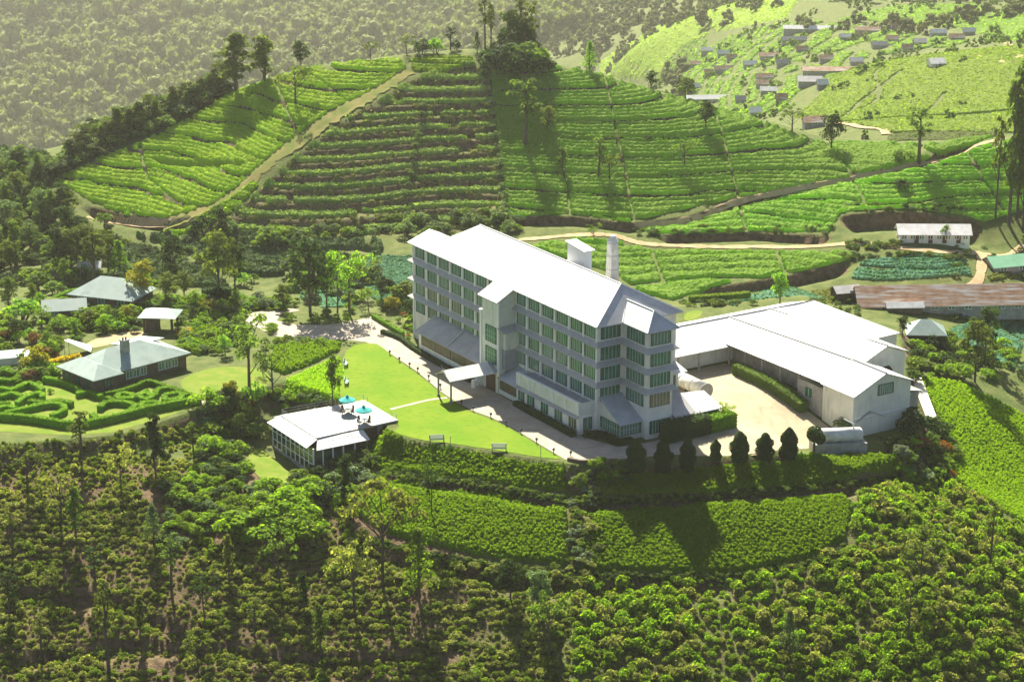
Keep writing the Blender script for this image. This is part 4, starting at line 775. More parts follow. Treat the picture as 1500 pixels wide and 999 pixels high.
# ------------------------------------------------------------------ vegetation
def inpolys(polys, X, Y):
    m = np.zeros(X.shape, bool)
    for p in polys: m |= inside(p, X, Y)
    return m
def bush_proto(seed, mat, n=260, qs=.25):
    r = np.random.default_rng(seed); L = []
    for k in range(5):
        a, q = r.uniform(0, 6.28), r.uniform(.1, .55); s = sphere_pts(n // 5, r); s[:, 2] = np.abs(s[:, 2]); c = np.array([math.cos(a) * q, math.sin(a) * q, .25 + .25 * r.uniform()]); P = c + s * np.array([.6, .6, .6]) * r.uniform(.75, 1.1, (n // 5, 1)); L.append(quads(P, s + [0, 0, .3], qs * (.75 + .5 * (k % 2)), r, tilt=.75))
    return merge(L)
def scatter(polys, step, seed, thr=None):
    r = np.random.default_rng(seed); A = np.concatenate([np.asarray(p)[:, :2] for p in polys]); sx, sy = step if isinstance(step, tuple) else (step, step); step = min(sx, sy); xs = np.arange(A[:, 0].min(), A[:, 0].max(), sx); ys = np.arange(A[:, 1].min(), A[:, 1].max(), sy)
    X, Y = np.meshgrid(xs, ys); X = X + (np.arange(len(ys)) % 2)[:, None] * step * .5 + r.normal(size=X.shape) * step * .22; Y = Y + r.normal(size=X.shape) * step * .22; m = inpolys(polys, X, Y)
    if thr is not None: m &= vnoise(X, Y, 4.5, seed) > thr
    return X[m], Y[m]
def canopy(name, label, polys, res, h, mat, rdz=.45, gdz=3.0, gw=.12, cuts=(), cutw=.5, dens=6, qs=.3, cat='tea field', Zf=None, Zph=None, keep=None, jit=.07, rowdepth=.8, edge=.5, roll=.35, bush=None):
    Zf = Zf or gz; Zph = Zph or (lambda X, Y: grid_sample(ZG0, X, Y))
    A = np.concatenate([np.asarray(p)[:, :2] for p in polys]); xs = np.arange(A[:, 0].min() - 1, A[:, 0].max() + 1, res); ys = np.arange(A[:, 1].min() - 1, A[:, 1].max() + 1, res)
    X, Y = np.meshgrid(xs, ys); X = X + res * .3 * rng.uniform(-1, 1, X.shape); Y = Y + res * .3 * rng.uniform(-1, 1, X.shape)
    def height(X, Y):
        m = inpolys(polys, X, Y); d = np.full(X.shape, 1e9)
        for p in polys: d = np.minimum(d, segdist(p, X, Y, True))
        wob = vnoise(X, Y, 5, 31) - .5; wob2 = vnoise(X, Y, 1.3, 32) - .5
        d = d + .6 * wob + .5 * wob2; m &= d > 0
        ph = Zph(X, Y) + .22 * wob + .04 * wob2
        if keep is None:
            rf = (ph / rdz) % 1.0; prof = (1 - rowdepth) + rowdepth * np.sin(np.pi * rf) ** .7
            
            if isinstance(gdz, tuple): m &= (tphase(X, Y, gdz[0], gdz[1]) < gw + .04 * wob2) | (vnoise(X, Y, 14, 36) < .27)
            else: m &= ~(((ph / gdz) % 1.0) < gw * (1 + 1.2 * wob))
        else:
            m &= keep(X, Y, wob, wob2); prof = 1.0
        for c in cuts: m &= segdist(c, X, Y) + .3 * wob2 > cutw
        hh = h * prof * (1 - roll * .5 + roll * vnoise(X, Y, .9, 33)) * sst(.45 + d / edge)
        return m, hh
    m, hh = height(X, Y); Z = Zf(X, Y) + np.where(m, hh + jit * rng.normal(size=X.shape), -.35)
    ny, nx = X.shape; idx = np.arange(ny * nx).reshape(ny, nx)
    q = m[:-1, :-1] | m[:-1, 1:] | m[1:, 1:] | m[1:, :-1]
    F = np.stack([idx[:-1, :-1][q], idx[:-1, 1:][q], idx[1:, 1:][q], idx[1:, :-1][q]], 1); V = np.stack([X.ravel(), Y.ravel(), Z.ravel()], 1)
    used, F = np.unique(F, return_inverse=True); F = F.reshape(-1, 4); V = V[used]
    L = [(V, F)]
    if dens:
        n = int(dens * (xs[-1] - xs[0]) * (ys[-1] - ys[0])); px = rng.uniform(xs[0], xs[-1], n); py = rng.uniform(ys[0], ys[-1], n)
        mm, h2 = height(px, py); px, py, h2 = px[mm], py[mm], h2[mm]; C = np.stack([px, py, Zf(px, py) + h2 * rng.uniform(.75, 1.12, len(px)) + .03], 1)
        L.append(quads(C, np.tile([0, -.15, 1.0], (len(C), 1)), qs, tilt=.55))
    if bush:
        bx, by = scatter(polys, bush[0], 91); bd = np.full(bx.shape, 1e9)
        for p in polys: bd = np.minimum(bd, segdist(p, bx, by, True))
        bx, by = bx[bd > .45], by[bd > .45]; BPR = [bush_proto(900 + k, None, bush[2], .30) for k in range(5)]; bz = Zf(bx, by)
        for i in range(len(bx)):
            v, f = BPR[i % 5]; a = rng.uniform(0, 6.28); c, q = math.cos(a), math.sin(a); s = bush[1] * rng.uniform(.8, 1.2); L.append((np.stack([(v[:, 0] * c - v[:, 1] * q) * s + bx[i], (v[:, 0] * q + v[:, 1] * c) * s + by[i], np.minimum(v[:, 2], .9) * h * rng.uniform(1.25, 1.6) + bz[i] + .15], 1), f))
    V, F = merge(L); me = raw_mesh(name, V, F, mat); o = obj(name, me); return tag(o, label, cat, None, 'stuff')

cut = lambda *p: np.array([hit(*q)[:2] for q in p])
V1 = cut((712, 100), (722, 165), (731, 230), (738, 290), (745, 322)); V2 = cut((884, 105), (900, 180), (915, 250), (930, 325)); V3 = cut((1045, 165), (1062, 215), (1080, 285), (1094, 345))
V4 = cut((1195, 195), (1240, 245), (1268, 300)); V5 = cut((1410, 225), (1440, 265), (1470, 310)); V6 = cut((820, 225), (832, 275), (835, 318)); T1 = cut((930, 334), (1010, 324), (1080, 299), (1160, 280), (1250, 262), (1340, 245), (1430, 214), (1470, 204))
canopy('tea_field', 'big clipped tea field on the right face of the hill', [W(PX_FACE)], .32, .85, M['tea_far'], .62, (2.7, .5), .91, [V1, V2, V3, V4, V6], .3, 1.5, .24)
canopy('tea_field', 'tea field strip below the hill track, above the dirt road', [W(PX_STRIP)], .32, .85, M['tea_far'], .62, (2.4, .5), .91, [V3, V4, V5, T1], .45, 1.5, .24)
canopy('tea_field', 'tea field below the dirt road behind the factory chimney', [W([(770, 362), (845, 352), (905, 356), (950, 368), (1100, 370), (1235, 370), (1255, 378), (1150, 402), (1060, 416), (1010, 432), (985, 440), (940, 430), (900, 400), (850, 385)])],
       .32, .85, M['tea_far'], .5, 2.6, .08, [cut((1138, 372), (1150, 400)), cut((955, 370), (975, 420))], .4, 3, .26)
LIT = W(PX_LIT)
canopy('tea_field', 'bright yellow green tea terraces on the left shoulder of the hill', [LIT], .32, .85, M['tea_lit'], .62, (2.7, .9), .88, [cut((400, 115), (440, 215)), cut((440, 105), (520, 160)), cut((205, 215), (215, 260), (260, 300))], .4, 3, .26)
canopy('tea_field', 'small sunlit tea strip beside the dry ridge path', [W([(598, 88), (690, 84), (700, 96), (640, 108), (604, 104)])], .34, .6, M['tea_lit'], .42, 1.6, .2, [], .4, 5, .3)
canopy('tea_field', 'tea strip along the lower ridge between track and worn terraces', [W([(232, 342), (300, 312), (345, 285), (372, 262), (380, 272), (340, 310), (280, 345), (250, 350)])], .34, .6, M['tea_lit'], .42, 1.4, .2, [], .4, 5, .3)
# bush rows on the lips of the worn terraces
def lip(dz, a, b, wob_amp, seed, thr=.22):
    def k(X, Y, wob, wob2):
        t = (grid_sample(ZG0, X, Y) + wob_amp * (vnoise(X, Y, 9, seed) - .5) + .35 * wob_amp * (vnoise(X, Y, 2.5, seed + 1) - .5)) / dz; q = t - np.floor(t)
        return (q > a + .25 * wob) & (q < b) & (vnoise(X, Y, 2.2, 77) > thr)
    return k
T2 = cut((622, 155), (612, 210), (604, 250), (596, 285))
canopy('terrace_rows', 'rows of tea bushes along the worn terrace edges in the middle of the hill', [TERR], .3, .8, M['row_leaf'], keep=lip(2.1, .22, .64, .5, 3), cuts=[], dens=14, qs=.3, cat='tea rows', jit=.16, edge=.2)
canopy('terrace_rows', 'rough bush rows on the low terraces left of the factory', [LOWT], .3, 1.0, M['bush_grey'], keep=lip(1.5, .22, .8, 1.2, 3), dens=14, qs=.32, cat='bush rows', jit=.2, edge=.2)
canopy('weed_tufts', 'thin weeds growing on the treads of the worn terraces', [TERR], .5, .3, M['bush_dull'], keep=lambda X, Y, a, b: (vnoise(X, Y, .9, 55) > .6), dens=10, qs=.25, cat='weeds', jit=.12, edge=.1)
# vegetable plots
def plot(lab, px, mat='cabbage', rdz=.30, h=.45):
    canopy('vegetable_plot', lab, [W(px)], .3, h, M[mat], rdz=rdz, gdz=1.1, gw=.16, dens=6, qs=.3, cat='vegetable plot', rowdepth=.7, edge=.25)
plot('bluish vegetable plot left of the dirt road bend', [(1262, 384), (1330, 374), (1415, 378), (1424, 404), (1340, 410), (1265, 412), (1245, 408)])
plot('small bluish vegetable plot behind the big white shed', [(1060, 436), (1130, 424), (1190, 432), (1215, 440), (1120, 446), (1070, 448)])
plot('yellowing crop patch behind the big white shed', [(1072, 434), (1120, 426), (1120, 432), (1080, 440)], 'veg_yellow')
plot('tan and yellow crop strips beside the dark shack', [(1188, 428), (1228, 420), (1235, 440), (1215, 446)], 'veg_yellow')
plot('bluish vegetable terraces at the right edge below the barrack', [(1395, 478), (1500, 466), (1530, 540), (1490, 545), (1440, 520), (1385, 492)])
plot('yellowing crop strip at the right edge beside the green shed', [(1445, 405), (1510, 396), (1512, 408), (1450, 412)], 'veg_yellow')
plot('bluish vegetable beds seen left of the factory end wall', [(530, 380), (604, 372), (606, 450), (560, 450), (525, 420)])
plot('bluish vegetable bed behind the round drive', [(440, 430), (520, 425), (520, 450), (440, 452)])
# near tea
def near(lab, px, mat='tea_near', h=1.0, rdz=.34, gdz=0., cuts=(), world=None, bs=1.0, **k):
    canopy('tea_field', lab, [world if world is not None else W(px)], .25, h * .6, M[mat], rdz=rdz, gdz=gdz or 99., gw=.0 if not gdz else .08, cuts=cuts, cutw=.4, dens=6, qs=.26, rowdepth=.5, edge=.35, roll=.55, jit=.12, bush=(.60 * bs, .38 * bs, 60), **k)
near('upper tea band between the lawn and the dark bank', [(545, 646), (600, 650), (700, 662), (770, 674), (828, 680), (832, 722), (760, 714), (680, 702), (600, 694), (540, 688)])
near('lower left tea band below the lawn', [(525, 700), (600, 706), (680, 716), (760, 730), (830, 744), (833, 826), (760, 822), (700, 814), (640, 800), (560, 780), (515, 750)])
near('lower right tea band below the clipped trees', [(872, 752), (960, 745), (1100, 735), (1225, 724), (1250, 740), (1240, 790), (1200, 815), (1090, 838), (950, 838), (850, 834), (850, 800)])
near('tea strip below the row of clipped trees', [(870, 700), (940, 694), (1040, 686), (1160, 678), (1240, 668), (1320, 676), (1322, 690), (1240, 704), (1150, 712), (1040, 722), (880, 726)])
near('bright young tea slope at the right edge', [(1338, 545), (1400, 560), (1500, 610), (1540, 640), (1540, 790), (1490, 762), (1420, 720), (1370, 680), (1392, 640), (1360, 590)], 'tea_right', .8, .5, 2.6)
near('tea patch left of the round drive corner', [(400, 512), (440, 506), (500, 503), (498, 515), (455, 535), (415, 550), (395, 540)])
near('pale tea slope left of the lawn', [(420, 556), (500, 520), (503, 550), (496, 585), (470, 590), (430, 590), (410, 582)], 'tea_right', .5)
near('tea rows between the shelter and the round drive', [(262, 498), (300, 478), (350, 486), (330, 508), (290, 522), (268, 515)])

# ---- trees
def cl(n, f): return [f() for _ in range(n)]
U = random.uniform
CLUMPS = {
 'broad': lambda: [(lambda a, r, z: (math.cos(a) * r, math.sin(a) * r, z, U(.08, .14), 60))(U(0, 6.28), .33 * math.sqrt(U(0, 1)) * (1 - abs(k / 27 - .45) * .9), .36 + .56 * k / 27) for k in range(28)],
 'euc': lambda: [(lambda a, r, z: (math.cos(a) * r, math.sin(a) * r, z, U(.05, .10), 60))(U(0, 6.28), U(.02, .17) * (1.15 - .8 * k / 25), .25 + .69 * k / 25) for k in range(26)],
 'airy': lambda: [(lambda a, r: (math.cos(a) * r, math.sin(a) * r, U(.52, .92) - r * .25, U(.06, .11), 34))(U(0, 6.28), .36 * math.sqrt(U(.02, 1))) for k in range(20)],
 'umbrella': lambda: [(lambda a, r: (math.cos(a) * r, math.sin(a) * r, .9 - r * r * 1.2 + U(-.05, .04), U(.07, .11), 46))(U(0, 6.28), .45 * math.sqrt(U(0, 1))) for k in range(24)],
 'tall': lambda: [(lambda a, r, z: (math.cos(a) * r, math.sin(a) * r, z, U(.04, .075), 40))(U(0, 6.28), U(.02, .14), .5 + .46 * k / 13) for k in range(14)],
 'pine': lambda: [(lambda a, r, z: (math.cos(a) * r, math.sin(a) * r, z, .05 + .07 * (1 - z), 40))(2.4 * k, .22 * (1.02 - (.15 + .8 * k / 25)), .15 + .8 * k / 25) for k in range(26)],
 'shrub': lambda: [(lambda a, r: (math.cos(a) * r, math.sin(a) * r, .28 + U(0, .5) * (1 - r * 1.6), U(.16, .24), 46))(U(0, 6.28), .42 * math.sqrt(U(0, 1))) for k in range(13)],
}
SQ = {'broad': .036, 'euc': .033, 'airy': .034, 'umbrella': .036, 'tall': .03, 'pine': .034, 'shrub': .085}
PROTO = {}
def proto(kind, seed, mat):
    k = (kind, seed, mat)
    if k in PROTO: return PROTO[k]
    random.seed(hash(kind) % 1000 * 0 + sum(map(ord, kind)) * 31 + seed); L = []; t = MB(); r = np.random.default_rng(sum(map(ord, kind)) + 100 * seed)
    if kind in CLUMPS:
        C = CLUMPS[kind](); top = max(c[2] for c in C) * .9; bx, by = U(-.03, .03), U(-.03, .03)
        for (x, y, z, rr, n) in C:
            s = sphere_pts(n, r); s[:, 2] = np.where(s[:, 2] < -.35, -s[:, 2], s[:, 2]); P = np.array([x, y, z]) + s * rr * r.uniform(.65, 1.12, (n, 1)) * np.array([1, 1, .75]); L.append(quads(P, s + np.array([0, 0, .35]), SQ[kind], r))
        if kind != 'shrub':
            t.tube((0, 0, -.12), (bx, by, top * .5), .024, .016, 7); t.tube((bx, by, top * .5), (bx * .5, by * .5, top), .016, .004, 6)
            for (x, y, z, rr, n) in C[::2]: zb = max(.12, min(top * .9, z - .12 - .5 * math.hypot(x, y))); t.tube((bx * min(1, zb * 2), by * min(1, zb * 2), zb), (x, y, z), .009, .003, 5)
        else:
            for (x, y, z, rr, n) in C[::3]: t.tube((x * .2, y * .2, -.15), (x, y, z), .03, .012, 5)
    elif kind == 'cone':
        n = 1500; z = r.uniform(0, 1, n) ** 1.2; a = r.uniform(0, 6.283, n); rad = .27 * np.minimum(1, (1.02 - z) * 2.2) ** .6 * (1 + .16 * np.sin(z * (11 + 4 * seed) + seed) + .10 * np.sin(a * 3 + z * 9 + seed)) * (1 - .25 * np.maximum(0, .2 - z) * 5)
        P = np.stack([rad * np.cos(a), rad * np.sin(a), .07 + .93 * z], 1); Nn = np.stack([np.cos(a), np.sin(a), .25 + .8 * (z > .8)], 1); L.append(quads(P, Nn, .05, r, tilt=.35)); L.append(quads(P * np.array([.85, .85, .98]), Nn, .07, r, tilt=.35)); t.tube((0, 0, -.1), (0, 0, .8), .05, .03, 6)
    elif kind == 'ball':
        for (x, y, z, rr) in [(0, 0, .74, .26), (.24, .05, .66, .18), (-.14, .04, .7, .2)]:
            s = sphere_pts(420, r); L.append(quads(np.array([x, y, z]) + s * rr, s, .06, r, tilt=.35))
        t.tube((0, 0, -.1), (0, 0, .7), .05, .04, 6)
    V, F = merge(L); PROTO[k] = (raw_mesh('crown', V, F, M[mat]), None)
    me = bpy.data.meshes.new('trunk'); me.from_pydata(t.V, [], t.F); me.materials.append(M['bark']); PROTO[k] = (PROTO[k][0], me); return PROTO[k]
NT = [0]
def tree(kind, base, hgt, mat, name, label, group=None, wf=1.0, cat='tree'):
    NT[0] += 1; c, t = proto(kind, NT[0] % 3, mat); o = thing(name, label, cat, base, (NT[0] * 2.399) % 6.283, group); o.scale = (hgt * wf, hgt * wf, hgt); obj('trunk' if kind != 'shrub' else 'stem', t, o); obj('crown' if kind != 'shrub' else 'foliage', c, o); return o
def ptree(kind, x, yb, yt, mat, name, label, group=None, wf=1.0, cat='tree', far=False):
    h = far_hit(x, yb) if far else hit(x, yb)
    if h is None: return
    zc = h[1] * math.cos(PIT) - (h[2] - CH) * math.sin(PIT); return tree(kind, h, (yb - yt) * zc / FPX / math.cos(PIT), mat, name, label, group, wf, cat)
BRT = 'bright'; D_, MID, OL, LT, GD = 'leaf_dark', 'leaf_mid', 'leaf_olive', 'leaf_light', 'leaf_gold'
G = 'dark trees crowning the hilltop'
def crest_tree(kind, x, yt, back, mat, name, label, group, wf, yc=88):
    h = hit(x, yc); X, Y = h[0] * (h[1] + back) / h[1], h[1] + back; z = g(X, Y); tree(kind, np.array([X, Y, z]), atY(x, yt, Y)[2] - z, mat, name, label, group, wf)
for x, yt, wf, bk in [(745, 14, .72, 8), (760, 20, .72, 11), (777, 42, .9, 7), (768, 34, .8, 4), (735, 48, .9, 6), (788, 62, 1.1, 5), (752, 50, 1.0, 3), (724, 62, 1.0, 9)]: crest_tree('broad', x, yt, bk, D_, 'hilltop_tree', 'dense dark tree in the clump crowning the hill', G, wf)
for i, (x, yb, yt) in enumerate([(712, 96, 70), (722, 104, 72), (736, 108, 74), (748, 112, 78), (762, 114, 72), (776, 112, 70), (790, 110, 74), (800, 104, 82), (730, 100, 60), (755, 108, 58), (772, 104, 52)]): ptree('shrub', x, yb, yt, [D_, MID, D_][i % 3], 'hilltop_bush', 'dark bushy growth at the foot of the hilltop clump', 'dark bushes at the foot of the hilltop clump', 1.2, 'shrub')
for x, yb, yt, bk in [(711, 76, -8, 8), (719, 80, 6, 11), (765, 98, -14, 8), (778, 98, 2, 10)]: crest_tree('tall', x, yt, bk, OL, 'tall_tree', 'tall thin stemmed tree rising out of the hilltop clump', G, .8)
S = [('euc', 347, 134, 50, OL, 'broad tall dark tree, left of a pair on the left skyline', 1.75), ('euc', 386, 120, 54, OL, 'tall golden green tree, right of a pair on the left skyline', 1.7), ('broad', 441, 102, 61, D_, 'small dark round tree on the left skyline', 1.0), ('airy', 433, 155, 92, OL, 'sparse tree on bright terraces below the left skyline', 1.2),
     ('airy', 543, 83, 54, OL, 'leaning sparse tree alone on the skyline left of the summit', 1.2), ('airy', 596, 76, 47, OL, 'sparse open tree on the skyline beside a dark bush', 1.2), ('shrub', 617, 80, 54, D_, 'dark bushy tree on the skyline', 1.1), ('shrub', 638, 72, 46, LT, 'light green bushy tree on the skyline', 1.0), ('tall', 660, 72, 40, D_, 'thin dark tree with a tufted top on the skyline', 1.5), ('shrub', 668, 74, 57, D_, 'little dark bush on the skyline', .9), ('pine', 699, 78, 48, D_, 'dark pointed tree left of the hilltop clump', .9),
     ('pine', 864, 98, 54, LT, 'bright green pointed tree right of the hilltop clump', 1.1), ('broad', 954, 130, 103, D_, 'round dark tree on the right skyline', 1.3), ('broad', 1004, 146, 114, MID, 'round tree on the right skyline above the long white roof', 1.3), ('broad', 1034, 190, 150, D_, 'dark bushy tree high on the right face', 1.1), ('airy', 1160, 192, 154, MID, 'open tree on the right skyline with a long shadow', 1.4), ('broad', 1217, 222, 168, D_, 'dark spreading tree by the track on the right', 1.0), ('tall', 1346, 238, 160, MID, 'slender tree beside the hill track on the right', 1.6),
     ('shrub', 1322, 238, 214, MID, 'low bush beside the slender track tree', 1.3), ('broad', 802, 196, 156, OL, 'olive tree below the hilltop shadow', 1.0), ('tall', 769, 215, 118, MID, 'thin sparse tree below the hilltop clump', 1.5), ('broad', 824, 250, 216, MID, 'bushy tree on the path through the tea', .9), ('airy', 893, 268, 220, OL, 'rounded pale tree in the middle of the right face', 1.1), ('tall', 876, 262, 200, MID, 'thin tree left of the rounded pale tree', 1.4), ('airy', 903, 216, 190, MID, 'sparse small tree near the path on the right face', 1.0), ('airy', 1003, 245, 200, MID, 'sparse pale tree right of the second field path', 1.0), ('shrub', 1320, 282, 258, D_, 'dark bush in the tea strip below the track', 1.2), ('shrub', 950, 205, 196, MID, 'tiny round bush in the upper right tea', 1.2)]
for kd, x, yb, yt, m, lab, wf in S: ptree(kd, x, yb, yt, m, 'hill_tree', lab, 'trees scattered over the hill', wf)
for x, yb, yt, kd in [(1478, 330, 105, 'euc'), (1490, 322, 140, 'euc'), (1458, 320, 175, 'tall'), (1500, 335, 120, 'euc')]: ptree(kd, x, yb, yt, OL if kd == 'tall' else MID, 'eucalyptus_tree', 'very tall dark tree in the cluster at the right edge', 'tall dark trees at the right edge', .5)
rr = np.random.default_rng(5)
GL = 'trees lining the left shoulder of the hill'
for i in range(46):
    x = 96 + 236 * (i + .5) / 46 + rr.uniform(-4, 4); yb = np.interp(x, [100, 160, 230, 335], [244, 212, 188, 132]) + rr.uniform(-4, 8); ht = np.interp(x, [100, 180, 330], [36, 42, 34]) * rr.uniform(.7, 1.15)
    crest_tree(['shrub', 'broad', 'euc', 'broad'][i % 4], x, yb - ht * (.6 if i % 4 == 0 else 1.1) - 4, [2, 4, 3, 6][i % 4], [OL, MID, D_, OL, MID][i % 5], 'shoulder_tree', 'tree in the row lining the left shoulder of the hill', GL, rr.uniform(1.1, 1.6), yb)
GW = 'trees of the wood in the left dip'
for i in range(74):
    x = rr.uniform(-20, 150); yb = rr.uniform(246, 405)
    x = -20 + (x + 20) / 170 * (np.interp(yb, [240, 300, 340, 400], [62, 66, 130, 160]) + 20)
    ht = rr.uniform(30, 62) * (yb / 340); ptree(['broad', 'euc', 'broad', 'shrub'][i % 4], x, yb, yb - ht * (.6 if i % 4 == 3 else 1), [D_, MID, 'bush_grey', D_, OL, MID][i % 6], 'wood_tree', 'tree in the dark wood filling the dip on the left', GW, rr.uniform(.9, 1.3))
for i in range(22):
    x = rr.uniform(150, 560); yb = rr.uniform(330, 440) if x < 420 else rr.uniform(400, 450)
    ptree(['shrub', 'broad', 'shrub'][i % 3], x, yb, yb - rr.uniform(14, 34), [MID, 'bush_grey', D_, LT, 'bush_grey'][i % 5], 'slope_shrub', 'bush growing among the low terraces left of the factory', 'bushes among the low left terraces', rr.uniform(.9, 1.4), 'shrub')
B = [('tall', 140, 434, 334, OL, 'tall thin trunked tree with a rusty crown behind the green bungalow', 1.5), ('pine', 176, 412, 352, LT, 'bright green pointed tree behind the bungalow', 1.2), ('broad', 206, 444, 384, GD, 'golden crowned tree behind the bungalow', 1.1), ('broad', 245, 447, 400, OL, 'olive tree right of the golden one', 1.2), ('broad', 322, 440, 338, OL, 'large olive brown tree behind the garden', .85), ('broad', 322, 372, 305, D_, 'dark tree above the large olive one', .8), ('broad', 345, 432, 352, D_, 'dark tree close behind the large olive one', .8),
     ('broad', 250, 400, 345, D_, 'dark tree on the slope right of the bright pointed tree', 1.1), ('broad', 455, 463, 352, D_, 'large dark tree in the round drive bed', .95), ('broad', 478, 455, 372, MID, 'mid green tree right of the large drive tree', .8), ('airy', 512, 462, 350, LT, 'light green open tree behind the drive', .8), ('airy', 494, 462, 380, LT, 'smaller light green tree behind the drive bed', .8), ('airy', 530, 440, 365, OL, 'open olive tree near the factory left end', .9), ('shrub', 592, 446, 405, OL, 'olive bush against the factory left end', 1.2), ('shrub', 602, 470, 430, D_, 'dark bush at the factory end wall', 1.0),
     ('broad', 1142, 447, 398, LT, 'light green tree behind the white shed', 1.0), ('broad', 1428, 560, 470, OL, 'tall olive tree on the slope behind the sheds', .85), ('broad', 1442, 530, 448, D_, 'dark tree on the right edge slope', .8), ('broad', 1322, 492, 462, D_, 'dark round tree beside the hipped green roof', 1.0), ('airy', 870, 352, 325, MID, 'small tree by the dirt road', 1.1), ('broad', 1383, 357, 330, MID, 'small tree in front of the line house', .8), ('shrub', 1405, 360, 345, MID, 'round bush at the line house end', 1.2),
     ('airy', 365, 566, 452, MID, 'large open tree with bare limbs left of the drive', .95), ('airy', 400, 578, 500, MID, 'open tree with curved trunk left of the lawn', .85), ('broad', 488, 592, 520, MID, 'leafy tree beside the green bench left of the lawn', .62), ('euc', 229, 694, 606, D_, 'slender dark tree in front of the hedge garden', .95), ('tall', 285, 672, 618, MID, 'thin small tree on the weedy slope', 1.3), ('tall', 118, 672, 600, OL, 'thin olive tree in front of the hedge garden', 1.4), ('airy', 40, 720, 640, OL, 'sparse olive tree on the weedy slope at the left', 1.1), ('airy', 88, 770, 680, 'bush_dull', 'sparse grey green tree at the left edge of the scrub', 1.0),
     ('airy', 632, 760, 660, D_, 'small dark bare limbed tree on the tea band', .45), ('shrub', 634, 716, 690, 'bush_grey', 'pale tuft shrub at the foot of the bare limbed tree', 1.2), ('umbrella', 560, 860, 700, 'bush_dull', 'big pale umbrella crowned tree in the foreground', .75), ('pine', 614, 880, 768, 'bush', 'green pointed tree below the umbrella crowned one', .9), ('airy', 520, 900, 770, 'bush_dull', 'sparse tree left of the umbrella crowned one', .8), ('broad', 748, 880, 815, 'leaf_dark', 'dark small tree in the scrub centre', 1.0), ('broad', 790, 900, 830, 'bush_grey', 'grey green small tree in the scrub centre', 1.0), ('airy', 805, 960, 850, MID, 'thin trunked tree in the scrub right of centre', .7),
     ('pine', 225, 800, 735, 'bush_grey', 'pale pointed sapling on the weedy slope', 1.0), ('tall', 160, 985, 850, OL, 'bare thin trunked tree at the bottom left', 1.0), ('euc', 505, 742, 665, D_, 'dark tree at the pavilion front corner', .9), ('airy', 1350, 860, 770, OL, 'sparse brownish tree among the tea bushes at the right', 1.0), ('tall', 1450, 830, 730, OL, 'thin dead looking tree at the right edge', .8), ('pine', 1155, 960, 890, 'bush_grey', 'pale pointed tree among the tea bushes', .9), ('airy', 1330, 940, 830, 'bush', 'open tree standing in the tea bushes', .8),
     ('shrub', 1340, 640, 590, 'leaf_dark', 'dark round bush right of the shed gable', 1.1), ('shrub', 1300, 660, 632, D_, 'dark round bush beside the little hut', 1.0), ('shrub', 1240, 635, 602, 'bush_grey', 'spiky grey green bush at the shed corner', 1.1), ('shrub', 1375, 640, 605, D_, 'dark bush at the foot of the ochre ramp wall', 1.1), ('shrub', 1352, 628, 612, 'redfl', 'red flowering bush beside the ramp wall', 1.0), ('shrub', 1380, 665, 640, 'redfl', 'red flowering bush lower on the slope', 1.0), ('airy', 1062, 622, 585, 'bright', 'small bright tree by the cylinder', 1.0)]
for kd, x, yb, yt, m, lab, wf in B: ptree(kd, x, yb, yt, m, 'garden_tree' if kd != 'shrub' else 'shrub', lab, None, wf, 'tree' if kd != 'shrub' else 'shrub')
for i in range(16):
    x = [20, 70, 112, 140, 178, 205, 250, 300, 335, 372, 410, 445, 60, 290, 470, 15][i]; yb = [800, 880, 790, 860, 720, 930, 860, 905, 850, 930, 850, 900, 960, 980, 960, 900][i]; ptree(['tall', 'airy', 'euc'][i % 3], x, yb, yb - [70, 60, 80, 66][i % 4], ['bush_dull', OL, MID, D_][i % 4], 'scrub_tree', 'thin tree standing in the scrub at the lower left', 'thin trees in the lower left scrub', [1.3, .9, .8][i % 3])
for i in range(16):
    y = 100 + 220 * i / 15; x = np.interp(y, [100, 165, 230, 290, 322], [710, 720, 730, 737, 745]); ptree('shrub', x, y, y - [9, 13, 11][i % 3], 'bush_grey', 'boundary_bush', 'pale bush in the line dividing the worn terraces from the clipped tea', 'bushes on the field boundary line', 1.1, 'shrub')
for i in range(10):
    y = 158 + 130 * i / 9; x = np.interp(y, [155, 210, 250, 288], [622, 611, 603, 595]); ptree('shrub', x, y, y - [9, 12][i % 2], 'bush_grey', 'boundary_bush', 'pale bush in the line crossing the worn terraces', 'bushes crossing the worn terraces', 1.0, 'shrub')
GT = 'mixed trees in the gardens round the bungalows'
for i, (x, yb, ht) in enumerate([(12, 452, 46), (30, 470, 40), (48, 448, 34), (62, 480, 36), (25, 500, 34), (52, 540, 42), (70, 512, 26), (88, 490, 28), (110, 492, 26), (135, 478, 30), (150, 486, 24), (168, 476, 28), (186, 474, 26), (60, 425, 34), (95, 420, 40), (120, 414, 34), (270, 436, 36), (290, 450, 30), (282, 470, 22), (305, 462, 26), (345, 452, 30), (352, 500, 34), (330, 520, 30), (385, 548, 34), (215, 434, 34), (172, 430, 40), (340, 600, 44), (318, 620, 40), (352, 640, 36), (372, 590, 36), (415, 452, 36), (540, 455, 34), (560, 445, 40), (575, 455, 26)]):
    ptree(['broad', 'shrub', 'broad', 'airy'][i % 4], x, yb, yb - ht, [MID, LT, OL, BRT, D_, GD, MID][i % 7], 'garden_tree', 'leafy tree among the garden greenery round the bungalows and drive', GT, [1.1, 1.2, .95][i % 3])
